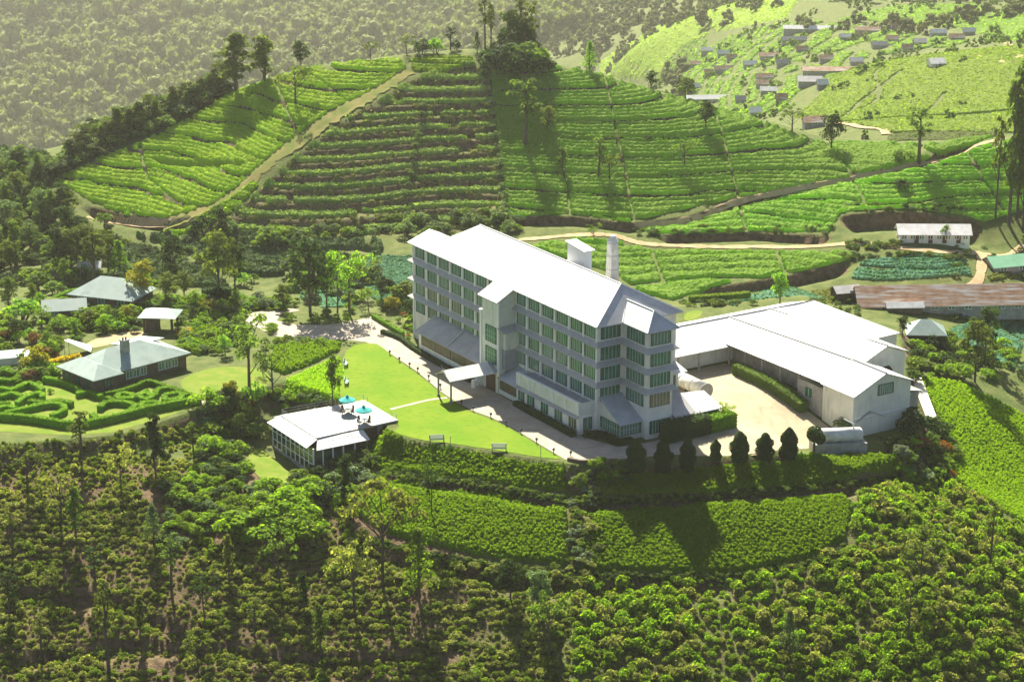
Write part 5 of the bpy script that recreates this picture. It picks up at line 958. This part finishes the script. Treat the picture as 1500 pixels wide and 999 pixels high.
# garden shrubs round the bungalows and drive
def shrubs(n, box, hpx, mats, lab, grp, name='garden_shrub', seed=1, avoid=()):
    q = np.random.default_rng(seed)
    for i in range(n):
        x, y = q.uniform(box[0], box[2]), q.uniform(box[1], box[3])
        if any(a[0] < x < a[2] and a[1] < y < a[3] for a in avoid): continue
        ptree('shrub', x, y, y - q.uniform(*hpx), mats[i % len(mats)], name, lab, grp, q.uniform(1.0, 1.5), 'shrub')
BR = 'bright'
shrubs(36, (0, 478, 118, 560), (10, 26), [BR, 'bush', MID, BR, 'leaf_rust', LT], 'garden shrub left of the sandy yard', 'garden shrubs left of the sandy yard', seed=2, avoid=[(95, 500, 140, 560), (0, 520, 30, 540)])
shrubs(18, (115, 462, 205, 490), (12, 26), [BR, MID, 'bush', LT], 'garden shrub between the green bungalow and the sandy yard', 'garden shrubs behind the sandy yard', seed=3, avoid=[(195, 470, 270, 492)])
shrubs(26, (268, 440, 420, 500), (9, 20), [BR, 'bush', 'whitefl', MID, 'bush_grey', BR], 'garden shrub between the shelter and the drive', 'garden shrubs left of the drive', seed=4, avoid=[(355, 455, 420, 500)])
shrubs(18, (415, 458, 530, 474), (6, 14), [BR, 'bush', MID], 'low shrub in the bed inside the drive loop', 'shrubs in the drive loop bed', seed=5)
shrubs(20, (560, 458, 606, 500), (7, 13), ['bush', 'bush_grey', 'redfl', BR], 'flower bed shrub at the factory left end', 'shrubs at the factory left end', seed=6, avoid=[(545, 478, 590, 505)])
shrubs(26, (300, 585, 375, 680), (16, 34), ['bush', BR, 'bush_grey', MID, 'leaf_rust', D_], 'shrub on the slope left of the pavilion', 'shrubs left of the pavilion', seed=7, avoid=[(362, 650, 380, 690)])
shrubs(12, (392, 575, 470, 600), (8, 18), [BR, 'bush_grey', 'bush'], 'low shrub behind the pavilion', 'shrubs behind the pavilion', seed=8)
shrubs(28, (345, 715, 470, 800), (24, 46), [BR, BR, 'bush', 'bright'], 'bright rounded bush below the pavilion', 'bright bushes below the pavilion', seed=9)
shrubs(26, (245, 700, 350, 790), (14, 24), [BR, BR, 'bush'], 'small bright bush in loose rows on the weedy slope', 'bright bushes in rows left of the pavilion', seed=10)
shrubs(24, (455, 672, 545, 735), (18, 34), [D_, MID, 'bush_grey', 'whitefl'], 'dark shrub in front of the pavilion', 'dark shrubs before the pavilion front', seed=11)
shrubs(20, (838, 692, 872, 745), (8, 15), ['whitefl', 'bush', 'bush_grey'], 'pale flowering shrub between the tea bands', 'pale shrubs dividing the tea bands', seed=12)
shrubs(16, (836, 750, 866, 830), (9, 16), ['whitefl', 'bush', 'bush_grey'], 'pale silvery shrub in the gap of the lower tea bands', 'pale shrubs dividing the lower bands', seed=13)
shrubs(22, (870, 680, 920, 715), (9, 16), ['bush', BR, 'bush_grey'], 'low shrub below the stone wall', 'shrubs below the stone wall', seed=14)
shrubs(18, (1315, 640, 1400, 705), (12, 24), [D_, MID, 'whitefl', 'bush', 'redfl'], 'mixed shrub on the bank right of the sheds', 'shrubs on the bank right of the sheds', seed=15)
shrubs(16, (1330, 505, 1420, 560), (12, 26), [MID, BR, D_, 'bush'], 'shrub on the slope behind the shed end', 'shrubs behind the shed end', seed=16)
shrubs(14, (580, 318, 760, 345), (14, 30), ['bush_grey', 'bush_grey', MID], 'pale bushy shrub at the hill foot behind the factory', 'pale shrubs at the hill foot', seed=17)
shrubs(12, (60, 405, 250, 440), (10, 24), [MID, BR, 'bush_grey', D_], 'shrub behind the green bungalow', 'shrubs behind the green bungalow', seed=22)
def undergrowth(lab, boxes, n, hpx, mats, seed, avoid=(), poly=None):
    q = np.random.default_rng(seed); L = {m: [] for m in mats}
    for b in boxes:
        for i in range(n):
            x, y = q.uniform(b[0], b[2]), q.uniform(b[1], b[3])
            if any(a[0] < x < a[2] and a[1] < y < a[3] for a in avoid): continue
            h = hit(x, y); s = q.uniform(*hpx) * h[1] * 1.05 / FPX / .95; w = s * q.uniform(1.0, 1.7); m = mats[i % len(mats)]; c, _ = proto('shrub', i % 3, m); PV_ = PCACHE.setdefault((i % 3), None)
            if PV_ is None:
                v = np.empty(len(c.vertices) * 3, np.float32); c.vertices.foreach_get('co', v); f = np.empty(len(c.loops), np.int32); c.loops.foreach_get('vertex_index', f); PV_ = PCACHE[i % 3] = (v.reshape(-1, 3).astype(float), f.reshape(-1, 4))
            a = q.uniform(0, 6.28); co, si = math.cos(a), math.sin(a); v = PV_[0]; L[m].append((np.stack([(v[:, 0] * co - v[:, 1] * si) * w + h[0], (v[:, 0] * si + v[:, 1] * co) * w + h[1], v[:, 2] * s + h[2] - .1], 1), PV_[1]))
    for j, (m, l) in enumerate(L.items()):
        if l: v, f = merge(l); tag(obj('undergrowth', raw_mesh('undergrowth', v, f, M[m])), lab + ['', ', darker sort', ', greyer sort', ', paler sort'][j], 'undergrowth', None, 'stuff')
PCACHE = {}
def along(L, h, n=26):
    o = []
    for (x0, y0), (x1, y1) in zip(L[:-1], L[1:]):
        k = max(1, int(abs(x1 - x0) / 8))
        o += [(x0 + (x1 - x0) * i / k - 4, y0 + (y1 - y0) * i / k - h, x0 + (x1 - x0) * i / k + 4, y0 + (y1 - y0) * i / k + h) for i in range(k)]
    return o
undergrowth('dark ground cover added as shadow tone on the banks between the near tea bands', along([(530, 694), (600, 697), (680, 708), (760, 722), (832, 734)], 5) + along([(515, 790), (560, 796), (640, 816), (700, 828), (760, 835), (838, 842), (950, 845), (1090, 846), (1200, 822), (1245, 795)], 6) + along([(845, 735), (930, 734), (1040, 728), (1150, 718), (1245, 710), (1325, 696)], 5), 7, (4, 8), [D_, 'bush', MID], 110)  # dark plants added to give the banks their shadow darkness
undergrowth('dense bushes under the trees of the left shoulder', along([(60, 262), (100, 244), (160, 212), (230, 187), (335, 130)], 5), 5, (11, 24), [MID, D_, 'bush_grey', 'leaf_olive'], 111)
undergrowth('leafy undergrowth in the garden round the bungalows', [(0, 436, 118, 560), (115, 440, 205, 488), (262, 440, 360, 520), (200, 440, 270, 455), (340, 440, 420, 458), (395, 478, 470, 510)], 90, (7, 16), [BR, 'bush', 'bush_grey', LT], 101, [(95, 500, 140, 560), (205, 470, 262, 492), (70, 448, 125, 470), (355, 455, 420, 480), (400, 470, 470, 500),  (60, 520, 295, 570), (0, 520, 30, 540), (140, 488, 205, 506)])
undergrowth('undergrowth on the slope round the pavilion', [(290, 585, 372, 700), (370, 700, 520, 760), (240, 690, 350, 800)], 60, (9, 22), [BR, 'bush', 'bush_grey', D_], 102, [(362, 650, 420, 700)])
undergrowth('undergrowth at the hill foot behind the factory', [(560, 322, 760, 346), (380, 338, 600, 350), (160, 350, 420, 440), (420, 418, 600, 456)], 30, (7, 18), ['bush_grey', MID, D_, 'bush'], 103)
undergrowth('bushes along the bank and road behind the sheds', [(1230, 298, 1440, 312), (1000, 436, 1250, 448), (1230, 372, 1420, 382), (1395, 435, 1500, 470), (930, 335, 1220, 345)], 36, (5, 11), [MID, 'bush', 'bush_grey', D_], 104, [(1065, 424, 1225, 446)])
undergrowth('undergrowth on the bank right of the sheds', [(1315, 640, 1400, 705), (1330, 500, 1500, 560)], 60, (9, 20), [MID, BR, D_, 'bush'], 105)
undergrowth('dense undergrowth in the left dip', [(-20, 250, 130, 420)], 150, (10, 24), ['bush_grey', D_, MID, 'bush'], 106, [(64, 225, 140, 335)])
undergrowth('rough plants round the line house and barrack', [(1385, 356, 1500, 470), (1180, 440, 1260, 462), (1000, 436, 1080, 450), (1240, 355, 1320, 366)], 45, (4, 9), [MID, 'bush', 'bush_grey', 'leaf_olive'], 107, [(1425, 365, 1450, 420), (1440, 380, 1500, 400), (1260, 410, 1500, 462)])
undergrowth('loose scrub on the slopes off to the right', [(1500, 200, 1720, 470)], 90, (8, 18), [MID, 'bush', 'bush_grey', 'leaf_olive'], 112)
undergrowth('scrubby cover on the left skyline of the dip', [(-30, 232, 62, 290)], 110, (12, 26), ['leaf_olive', D_, MID, 'bush_grey'], 108)
undergrowth('loose bushes in the scrub round the lower tea bands', [(500, 690, 560, 830), (820, 690, 875, 850), (560, 830, 850, 860)], 40, (10, 18), ['bush', 'bush_dull', 'leaf_olive'], 109, [(540, 640, 835, 820)])
# flower beds
for lab, pts in [('yellow flower border left of the stone bungalow', [(60, 536), (85, 530), (114, 524)]), ('small yellow flower bed right of the stone bungalow', [(264, 492), (278, 486)]), ('yellow flowering clump at the pavilion corner', [(538, 634), (547, 640)])]:
    P = np.array(catmull([hit(*p)[:2] for p in pts], 12)); C = np.repeat(P, 40, 0) + rng.normal(size=(len(P) * 40, 2)) * .4; Z = gz(C[:, 0], C[:, 1]) + rng.uniform(.1, .75, len(C)); v, f = quads(np.c_[C, Z], np.tile([0, 0, 1.], (len(C), 1)), .26)
    tag(obj('flower_bed', raw_mesh('flower_bed', v, f, M['yellowfl'])), lab, 'flower bed')
# hedges
def hedge(pts, w, h, lab, group=None, mat='hedge', name='hedge', dens=34, xy=False, qs=.2, z0=0.):
    C = np.array(catmull([np.array(p) if xy else hit(*p)[:2] for p in pts], 6)); T = np.gradient(C, axis=0); T /= np.linalg.norm(T, axis=1)[:, None] + 1e-9; Nn = np.stack([-T[:, 1], T[:, 0]], 1); Z = gz(C[:, 0], C[:, 1]) + z0
    V = []; F = []; prof = [(-.46, -.2), (-.46, .9), (-.3, .97), (.3, .97), (.46, .9), (.46, -.2)]; k = len(prof)
    for i in range(len(C)):
        for (a, b) in prof: V.append((C[i, 0] + Nn[i, 0] * a * w, C[i, 1] + Nn[i, 1] * a * w, Z[i] + b * h))
    F = [(i * k + j, (i + 1) * k + j, (i + 1) * k + j + 1, i * k + j + 1) for i in range(len(C) - 1) for j in range(k - 1)] + [(0, 1, 2, 3), (0, 3, 4, 5)] + [tuple((len(C) - 1) * k + q for q in t) for t in ((0, 3, 2, 1), (0, 5, 4, 3))]
    seg = np.linalg.norm(np.diff(C, axis=0), axis=1); n = int(dens * seg.sum() * (w + 2 * h)); cs = np.r_[0, np.cumsum(seg)]; s = rng.uniform(0, cs[-1], n)
    cx, cy = np.interp(s, cs, C[:, 0]), np.interp(s, cs, C[:, 1]); nx, ny = np.interp(s, cs, Nn[:, 0]), np.interp(s, cs, Nn[:, 1]); zz = np.interp(s, cs, Z)
    p = rng.uniform(0, w + 2 * h, n); a = np.where(p < h, -.5 * w, np.where(p < h + w, p - h - .5 * w, .5 * w)); b = np.where(p < h, p, np.where(p < h + w, h, p - h - w)); nr = np.where(p < h, -1, np.where(p < h + w, 0, 1)); up = np.where((p >= h) & (p < h + w), 1.0, .25)
    P = np.stack([cx + nx * a, cy + ny * a, zz + b + rng.normal(size=n) * .04 * h], 1); v, f = quads(P, np.stack([nx * nr, ny * nr, up], 1), qs, tilt=.4)
    v, f = merge([(np.array(V), np.array(F)), (v, f)]); return tag(obj(name, raw_mesh(name, v, f, M[mat])), lab, 'hedge', group)
z3 = lambda L: [(x / 3.5675, 380 + y / 3.5675) for x, y in L]
hedge(z3([(-60, 832), (0, 840), (130, 850), (260, 868), (340, 882), (430, 880), (500, 870), (640, 838), (770, 803), (830, 792), (950, 768), (1045, 748)]), .9, 1.3, 'long outer hedge closing the front of the hedge garden')
hedge(z3([(1045, 746), (960, 716), (860, 682), (780, 657), (700, 686), (620, 710), (550, 722)]), .8, 1.0, 'angled hedge along the right back of the hedge garden')
hedge(z3([(230, 642), (290, 652), (360, 672), (420, 700)]), .9, 1.1, 'straight hedge along the bungalow side of the hedge garden')
GH = 'curling inner hedges of the hedge garden'
for L in [[(400, 722), (470, 712), (530, 736)], [(0, 692), (60, 702), (110, 682), (150, 667), (190, 680), (225, 704)], [(-30, 642), (60, 652), (110, 632)], [(-40, 602), (30, 604), (80, 614)], [(610, 735), (640, 722), (690, 728), (690, 745), (630, 748), (610, 736)], [(720, 735), (760, 722), (795, 738), (765, 752), (722, 738)], [(738, 772), (820, 768), (822, 786), (745, 790), (738, 774)],
          [(860, 730), (940, 720), (945, 745), (870, 756), (860, 732)], [(810, 735), (825, 704), (895, 694), (985, 732)], [(520, 795), (560, 770), (640, 766), (705, 786), (655, 830)], [(30, 822), (120, 802), (250, 776), (320, 780), (335, 808), (270, 838)], [(90, 772), (140, 737), (210, 720), (225, 742)], [(-30, 745), (60, 722), (115, 737)], [(-40, 778), (60, 770)], [(480, 830), (505, 848), (545, 862)], [(170, 572), (240, 602), (310, 612)], [(150, 760), (230, 770), (300, 760), (380, 772)], [(560, 742), (590, 760), (540, 772)], [(-20, 800), (40, 790), (75, 800)]]:
    hedge(z3(L), 1.0, 1.0, 'short curling clipped hedge inside the hedge garden', GH)
for x, y in z3([(100, 650), (265, 700), (130, 745), (770, 700), (655, 735), (200, 660), (550, 715)]): ptree('shrub', x, y, y - 9, 'hedge', 'clipped_bush', 'round clipped bush inside the hedge garden', 'round clipped bushes of the hedge garden', 1.1, 'shrub')
hedge([(547, 466), (565, 477), (590, 492)], .9, .8, 'low clipped hedge beside the drive at the factory end'); hedge([(560, 488), (585, 497), (606, 512), (640, 533), (690, 560)], 1.0, .7, 'low dark border along the lean-to wall', mat='leaf_dark')
hedge([uvw(19, -3.4), uvw(10, -3.5), uvw(1, -3.6)], 1.1, .9, 'dark foundation planting along the annex wall', mat='leaf_dark', xy=True); hedge([uvw(.2, -2.2), uvw(-1.5, .2), uvw(-5.6, .6), uvw(-6.2, 3)], 1.3, .9, 'dark planting round the sunroom foot', mat='leaf_dark', xy=True)
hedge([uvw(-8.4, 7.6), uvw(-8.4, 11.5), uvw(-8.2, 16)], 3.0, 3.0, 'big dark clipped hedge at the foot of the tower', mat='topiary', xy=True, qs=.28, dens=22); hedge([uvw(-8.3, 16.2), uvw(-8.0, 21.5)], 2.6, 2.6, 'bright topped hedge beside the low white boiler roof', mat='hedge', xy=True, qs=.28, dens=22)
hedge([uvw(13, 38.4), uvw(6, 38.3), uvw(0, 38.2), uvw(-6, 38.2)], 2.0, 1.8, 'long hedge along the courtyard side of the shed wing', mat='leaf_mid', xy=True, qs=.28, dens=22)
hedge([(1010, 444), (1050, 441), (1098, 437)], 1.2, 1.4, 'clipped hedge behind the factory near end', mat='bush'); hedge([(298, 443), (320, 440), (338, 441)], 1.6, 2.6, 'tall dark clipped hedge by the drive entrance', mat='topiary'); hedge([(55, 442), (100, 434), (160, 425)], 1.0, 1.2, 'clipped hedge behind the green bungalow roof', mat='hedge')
# clipped trees along the courtyard edge
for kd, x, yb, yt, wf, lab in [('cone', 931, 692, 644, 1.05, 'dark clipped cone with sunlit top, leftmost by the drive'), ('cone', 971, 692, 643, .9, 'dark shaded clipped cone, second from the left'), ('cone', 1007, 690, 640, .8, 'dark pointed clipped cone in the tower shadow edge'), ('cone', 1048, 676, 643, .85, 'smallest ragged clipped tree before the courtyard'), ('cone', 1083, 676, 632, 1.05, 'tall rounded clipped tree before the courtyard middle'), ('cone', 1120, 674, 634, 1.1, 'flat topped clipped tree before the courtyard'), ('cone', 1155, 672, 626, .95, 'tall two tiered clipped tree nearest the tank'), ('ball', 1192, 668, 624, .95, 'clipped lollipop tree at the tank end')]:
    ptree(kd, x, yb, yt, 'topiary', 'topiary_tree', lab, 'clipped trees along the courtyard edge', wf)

# ---- bushes of the near slopes
def bushfield(polys, step, seed, mats, size, name, lab, grp, stuff_lab, n_ind, thr=None, hs=1.0, seed2=0):
    X, Y = scatter(polys, step, seed, thr); Z = gz(X, Y); zc = Y * math.cos(PIT) - (Z - CH) * math.sin(PIT); px = 750 + FPX * X / zc; py = 499.5 - FPX * (Y * math.sin(PIT) + (Z - CH) * math.cos(PIT)) / zc
    vis = (px > -15) & (px < 1515) & (py < 1012); o = np.argsort(np.where(vis, Y, 1e6)); ind = set(o[:n_ind].tolist()) if n_ind else set(); r = np.random.default_rng(seed + 50)
    P = [bush_proto(seed * 10 + k, None) for k in range(6)]; meshes = {(k, m): raw_mesh(name, P[k][0], P[k][1], M[m]) for k in range(6) for m in mats}; acc = {m: [] for m in mats}; cnt = 0
    for i in range(len(X)):
        s = size * (.55 + .95 * r.uniform() ** 1.5) * (.75 + .6 * float(vnoise(np.array([X[i]]), np.array([Y[i]]), 5.0, 88)[0])); k = r.integers(6); m = mats[r.integers(len(mats))]; a = r.uniform(0, 6.28); sz = s * hs * r.uniform(.8, 1.2)
        if i in ind:
            ob = obj(name, meshes[(k, m)], None, (X[i], Y[i], Z[i] - .1)); ob.rotation_euler = (0, 0, a); ob.scale = (s, s, sz); tag(ob, lab, 'bush', grp); cnt += 1
        else:
            v = P[k][0]; c, q = math.cos(a), math.sin(a); acc[m].append((np.stack([(v[:, 0] * c - v[:, 1] * q) * s + X[i], (v[:, 0] * q + v[:, 1] * c) * s + Y[i], v[:, 2] * sz + Z[i] - .1], 1), P[k][1]))
    for j, (m, L) in enumerate(acc.items()):
        if L: v, f = merge(L); tag(obj(name + '_mass', raw_mesh(name + '_mass', v, f, M[m])), stuff_lab + [' of deeper green', ' of dull olive tint', ' of greyer tint', ' of lighter tint'][j], 'bushes', None, 'stuff')
    print(name, len(X), cnt)
RB = W([(835, 858), (900, 850), (1000, 850), (1090, 848), (1200, 822), (1250, 790), (1258, 735), (1300, 712), (1330, 700), (1380, 700), (1430, 730), (1500, 775), (1560, 800)]) ; RB = list(RB) + [hit(1560, 1030)[:2], hit(1200, 1030)[:2], hit(840, 1030)[:2]]
bushfield([RB], 1.32, 41, ['bush', 'bush', 'bright', 'bush_dull'], .87, 'tea_bush', 'unpruned rounded tea bush on the near slope at the lower right', 'unpruned tea bushes on the near right slope', 'mass of unpruned tea bushes farther up the right slope', 300, None, 1.15)
LB = W([(-60, 745), (60, 720), (200, 715), (250, 790), (340, 800), (470, 800), (520, 780), (600, 810), (700, 838), (830, 848)]); LB = list(LB) + [hit(840, 1030)[:2], hit(400, 1030)[:2], hit(-60, 1030)[:2]]
bushfield([LB], (.88, 1.4), 43, ['bush_dull', 'bush_dull', 'bush', 'leaf_olive'], .62, 'scrub_bush', 'dull olive scrub bush on the near slope at the lower left', 'scrub bushes on the near left slope', 'mass of scrub bushes farther up the left slope', 300, .30, 1.0)
bushfield([LB], .95, 45, ['bush_dull', 'leaf_olive'], .36, 'scrub_weed', 'weed', 'weeds', 'low weeds between the scrub bushes', 0, .25, 1.0)
MB_ = W([(-60, 655), (140, 645), (230, 630), (300, 615), (330, 690), (250, 720), (200, 715), (60, 720), (-60, 745)])
bushfield([MB_], .95, 47, ['bush_dull', 'bush', 'bush_dull'], .48, 'weed_bush', 'small weedy plant', 'weeds', 'loose rows of small plants on the weedy slope below the hedge garden', 0, .2, 1.2)
MC_ = W([(240, 700), (345, 690), (480, 750), (520, 780), (470, 800), (340, 800), (250, 790)]); bushfield([MC_], 1.2, 48, ['bush_dull', 'bush'], .6, 'slope_weed', 'weed', 'weeds', 'weedy ground cover below the pavilion', 0, .3, 1.0)
# ---- far woods and fields
_b = bmesh.new(); bmesh.ops.create_icosphere(_b, subdivisions=1 + 0, radius=1.0); ICO = (np.array([v.co[:] for v in _b.verts]), np.array([[v.index for v in f.verts] for f in _b.faces])); _b.free()
def far_ok(X, Y, Z):
    zc = Y * math.cos(PIT) - (Z - CH) * math.sin(PIT); return 750 + FPX * X / zc, 499.5 - FPX * (Y * math.sin(PIT) + (Z - CH) * math.cos(PIT)) / zc
def farwood(name, lab, step, Yr, Xr, cond, size, mat, seed, nq=70, qs=.32):
    r = np.random.default_rng(seed); xs = np.arange(*Xr, step); ys = np.arange(*Yr, step); X, Y = np.meshgrid(xs, ys); X = (X + r.normal(size=X.shape) * step * .33).ravel(); Y = (Y + r.normal(size=Y.shape) * step * .33).ravel(); Z = far_sample(FZ, X, Y); px, py = far_ok(X, Y, Z); m = (px > -160) & (px < 1660) & (py > -120) & cond(X, Y, px, py); X, Y, Z = X[m], Y[m], Z[m]
    n = len(X); base = []
    for k in range(8):
        L = []
        for c in range(13): a, q = r.uniform(0, 6.28), .75 * r.uniform(0, 1) ** .6; rad = r.uniform(.17, .34); v = ICO[0] * (1 + .12 * r.normal(size=(len(ICO[0]), 1))) * rad * np.array([1, 1, .85]) + np.array([math.cos(a) * q, math.sin(a) * q, r.uniform(.5, 1.6) - .6 * q]); L.append((v, ICO[1])); s = sphere_pts(nq // 8, r); s[:, 2] = np.abs(s[:, 2]); qv, qf = quads(v.mean(0) + s * rad * 1.05, s, qs * .5, r); L.append((qv, np.concatenate([qf[:, [0, 1, 2]], qf[:, [0, 2, 3]]])))
        base.append(merge(L))
    acc = []
    for i in range(n):
        v, f = base[r.integers(8)]; s = size * r.uniform(.5, 1.5); a = r.uniform(0, 6.28); c, q = math.cos(a), math.sin(a); acc.append((np.stack([(v[:, 0] * c - v[:, 1] * q) * s + X[i], (v[:, 0] * q + v[:, 1] * c) * s + Y[i], v[:, 2] * s * r.uniform(.9, 1.4) + Z[i] - .2 * s], 1), f))
    v, f = merge(acc); print(name, n, len(f)); tag(obj(name, raw_mesh(name, v, f, M[mat], True)), lab, 'forest', None, 'stuff')
farwood('far_forest', 'hazy forest covering the far valley side', 18, (1800, 2620), (-760, 160), lambda X, Y, px, py: (px < 860 - .4 * py + 90 * (vnoise(X, Y, 70, 3) - .5)), 13.0, 'forest', 61)
farwood('far_scrub', 'hazy scrub trees scattered over the far right slopes', 14.0, (1130, 2300), (0, 560), lambda X, Y, px, py: (px > 790) & (((py < 45 + .02 * (px - 1000)) & (vnoise(X, Y, 80, 4) > .42)) | ((px < 1010) & (vnoise(X, Y, 55, 6) > .5))), 4.6, 'forest', 62, 56)
farwood('village_trees', 'small bushes and trees among the valley terraces', 9.0, (900, 1360), (60, 420), lambda X, Y, px, py: (vnoise(X, Y, 16, 9) > .66), 2.0, 'leaf_mid', 63, 42, .4)
farwood('hill_scrub', 'dark bushes dotted over the bright right hill', 8.5, (670, 870), (80, 300), lambda X, Y, px, py: (vnoise(X, Y, 10, 12) > .74), 1.5, 'leaf_mid', 64, 42, .4)
fs_ = lambda X, Y: far_sample(FZ, X, Y); FW = lambda L: [far_hit(*p)[:2] for p in L]
def vk(X, Y, a, b): t = (far_sample(FZ0, X, Y) + 2.4 * (vnoise(X, Y, 45, 5) - .5)) / 2.6; q = t - np.floor(t); return (q > .03) & (q < .58) & (vnoise(X, Y, 14, 15) > .3)
FZ0 = far_f(FMX, FMY) + 6 * (vnoise(FMX, FMY, 90, 21) - .5) * sst((FMY - 620) / 60)
canopy('valley_crops', 'green crop terraces between the valley houses', [FW([(960, 118), (1010, 60), (1120, 40), (1300, 45), (1420, 60), (1400, 68), (1240, 90), (1160, 160), (1100, 178), (1000, 150)])], 1.5, .8, M['tea_far'], keep=vk, dens=.5, qs=1.1, cat='crops', Zf=fs_, jit=.15, edge=1.0)
canopy('tea_field', 'bright tea fields on the small right hill beyond', [FW([(1162, 172), (1210, 130), (1255, 100), (1300, 92), (1440, 74), (1500, 66), (1560, 66), (1560, 196), (1400, 195), (1310, 196), (1230, 182)])], .8, .7, M['tea_mid'], rdz=1.1, gdz=7.0, gw=.06, cuts=[np.array(FW([(1228, 176), (1260, 150), (1320, 105)])), np.array(FW([(1384, 138), (1340, 175)]))], cutw=1.0, dens=1.2, qs=.7, Zf=fs_, Zph=fs_, edge=1.0)
canopy('tea_field', 'hazy bright tea slope high on the far right', [FW([(878, 92), (930, 60), (1000, 22), (1050, 2), (1170, 2), (1150, 28), (1060, 44), (1000, 68), (962, 112), (900, 112)])], 2.5, 1.0, M['tea_mid'], rdz=4.0, gdz=30., gw=.06, dens=.3, qs=1.2, Zf=fs_, Zph=fs_, edge=2.0)
canopy('tea_field', 'green tea fields at the top right above the village', [FW([(1230, 30), (1330, 8), (1430, 5), (1510, 20), (1510, 60), (1440, 50), (1340, 36)])], 1.6, .8, M['tea_far'], rdz=2.0, gdz=9., gw=.08, dens=.5, qs=1.0, Zf=fs_, Zph=fs_, edge=1.5)
canopy('dry_field', 'dry brown field behind the right shoulder of the hill', [FW([(1300, 200), (1380, 190), (1470, 186), (1470, 200), (1400, 206), (1300, 208)])], .8, .4, M['leaf_olive'], rdz=.8, gdz=50, gw=0, dens=.8, qs=.6, cat='field', Zf=fs_, Zph=fs_, edge=1.0) if far_hit(1400, 195) is not None else None
# ------------------------------------------------------------------ light and air
SE, SA = R(41), R(-11)
wd = bpy.data.worlds.new('World'); SC.world = wd; wd.use_nodes = True; nt = wd.node_tree; bg = nt.nodes['Background']
sky = nt.nodes.new('ShaderNodeTexSky'); sky.sky_type = 'NISHITA'; sky.sun_disc = False; sky.sun_elevation = SE; sky.sun_rotation = SA; sky.altitude = 1500; sky.air_density = 1.0; sky.dust_density = 5.0; sky.ozone_density = .4
nt.links.new(sky.outputs[0], bg.inputs[0]); bg.inputs[1].default_value = .05
sl = bpy.data.lights.new('sun', 'SUN'); sl.energy = 5.0; sl.angle = R(.53); sl.color = (1.0, .93, .78); so = bpy.data.objects.new('sun', sl); COL.objects.link(so)
d = Vector((-math.sin(SA) * math.cos(SE), -math.cos(SA) * math.cos(SE), -math.sin(SE))); so.rotation_euler = d.to_track_quat('-Z', 'Y').to_euler(); so.location = (0, 700, 400)
HAZE = 0.000055
if HAZE:
    m = MB(); m.box(-1000, 1000, -40, 1990, -90, 135) if False else m.box(-1100, 1100, -40, 2950, min(ZG.min(), FZ.min()) - 1.5, max(132, FZ.max() + 2)); hz = m.build('haze', None or M['dark']); hz.data.materials.clear()
    mt, n2, out = _nt('hazy air'); v = n2.nodes.new('ShaderNodeVolumePrincipled'); v.inputs['Density'].default_value = HAZE; v.inputs['Color'].default_value = (.97, .96, .82, 1); v.inputs['Anisotropy'].default_value = .5; n2.links.new(v.outputs[0], out.inputs['Volume']); hz.data.materials.append(mt); tag(hz, 'thin warm haze filling the valley', 'haze', None, 'stuff'); hz.display_type = 'WIRE'
SC.cycles.volume_bounces = 0; SC.cycles.max_bounces = 6; SC.cycles.diffuse_bounces = 3; SC.cycles.transmission_bounces = 3; SC.cycles.glossy_bounces = 2
SC.cycles.use_denoising = True
SC.view_settings.view_transform = 'Standard'; SC.view_settings.look = 'None'; SC.view_settings.exposure = 1.75; SC.view_settings.gamma = 1.0
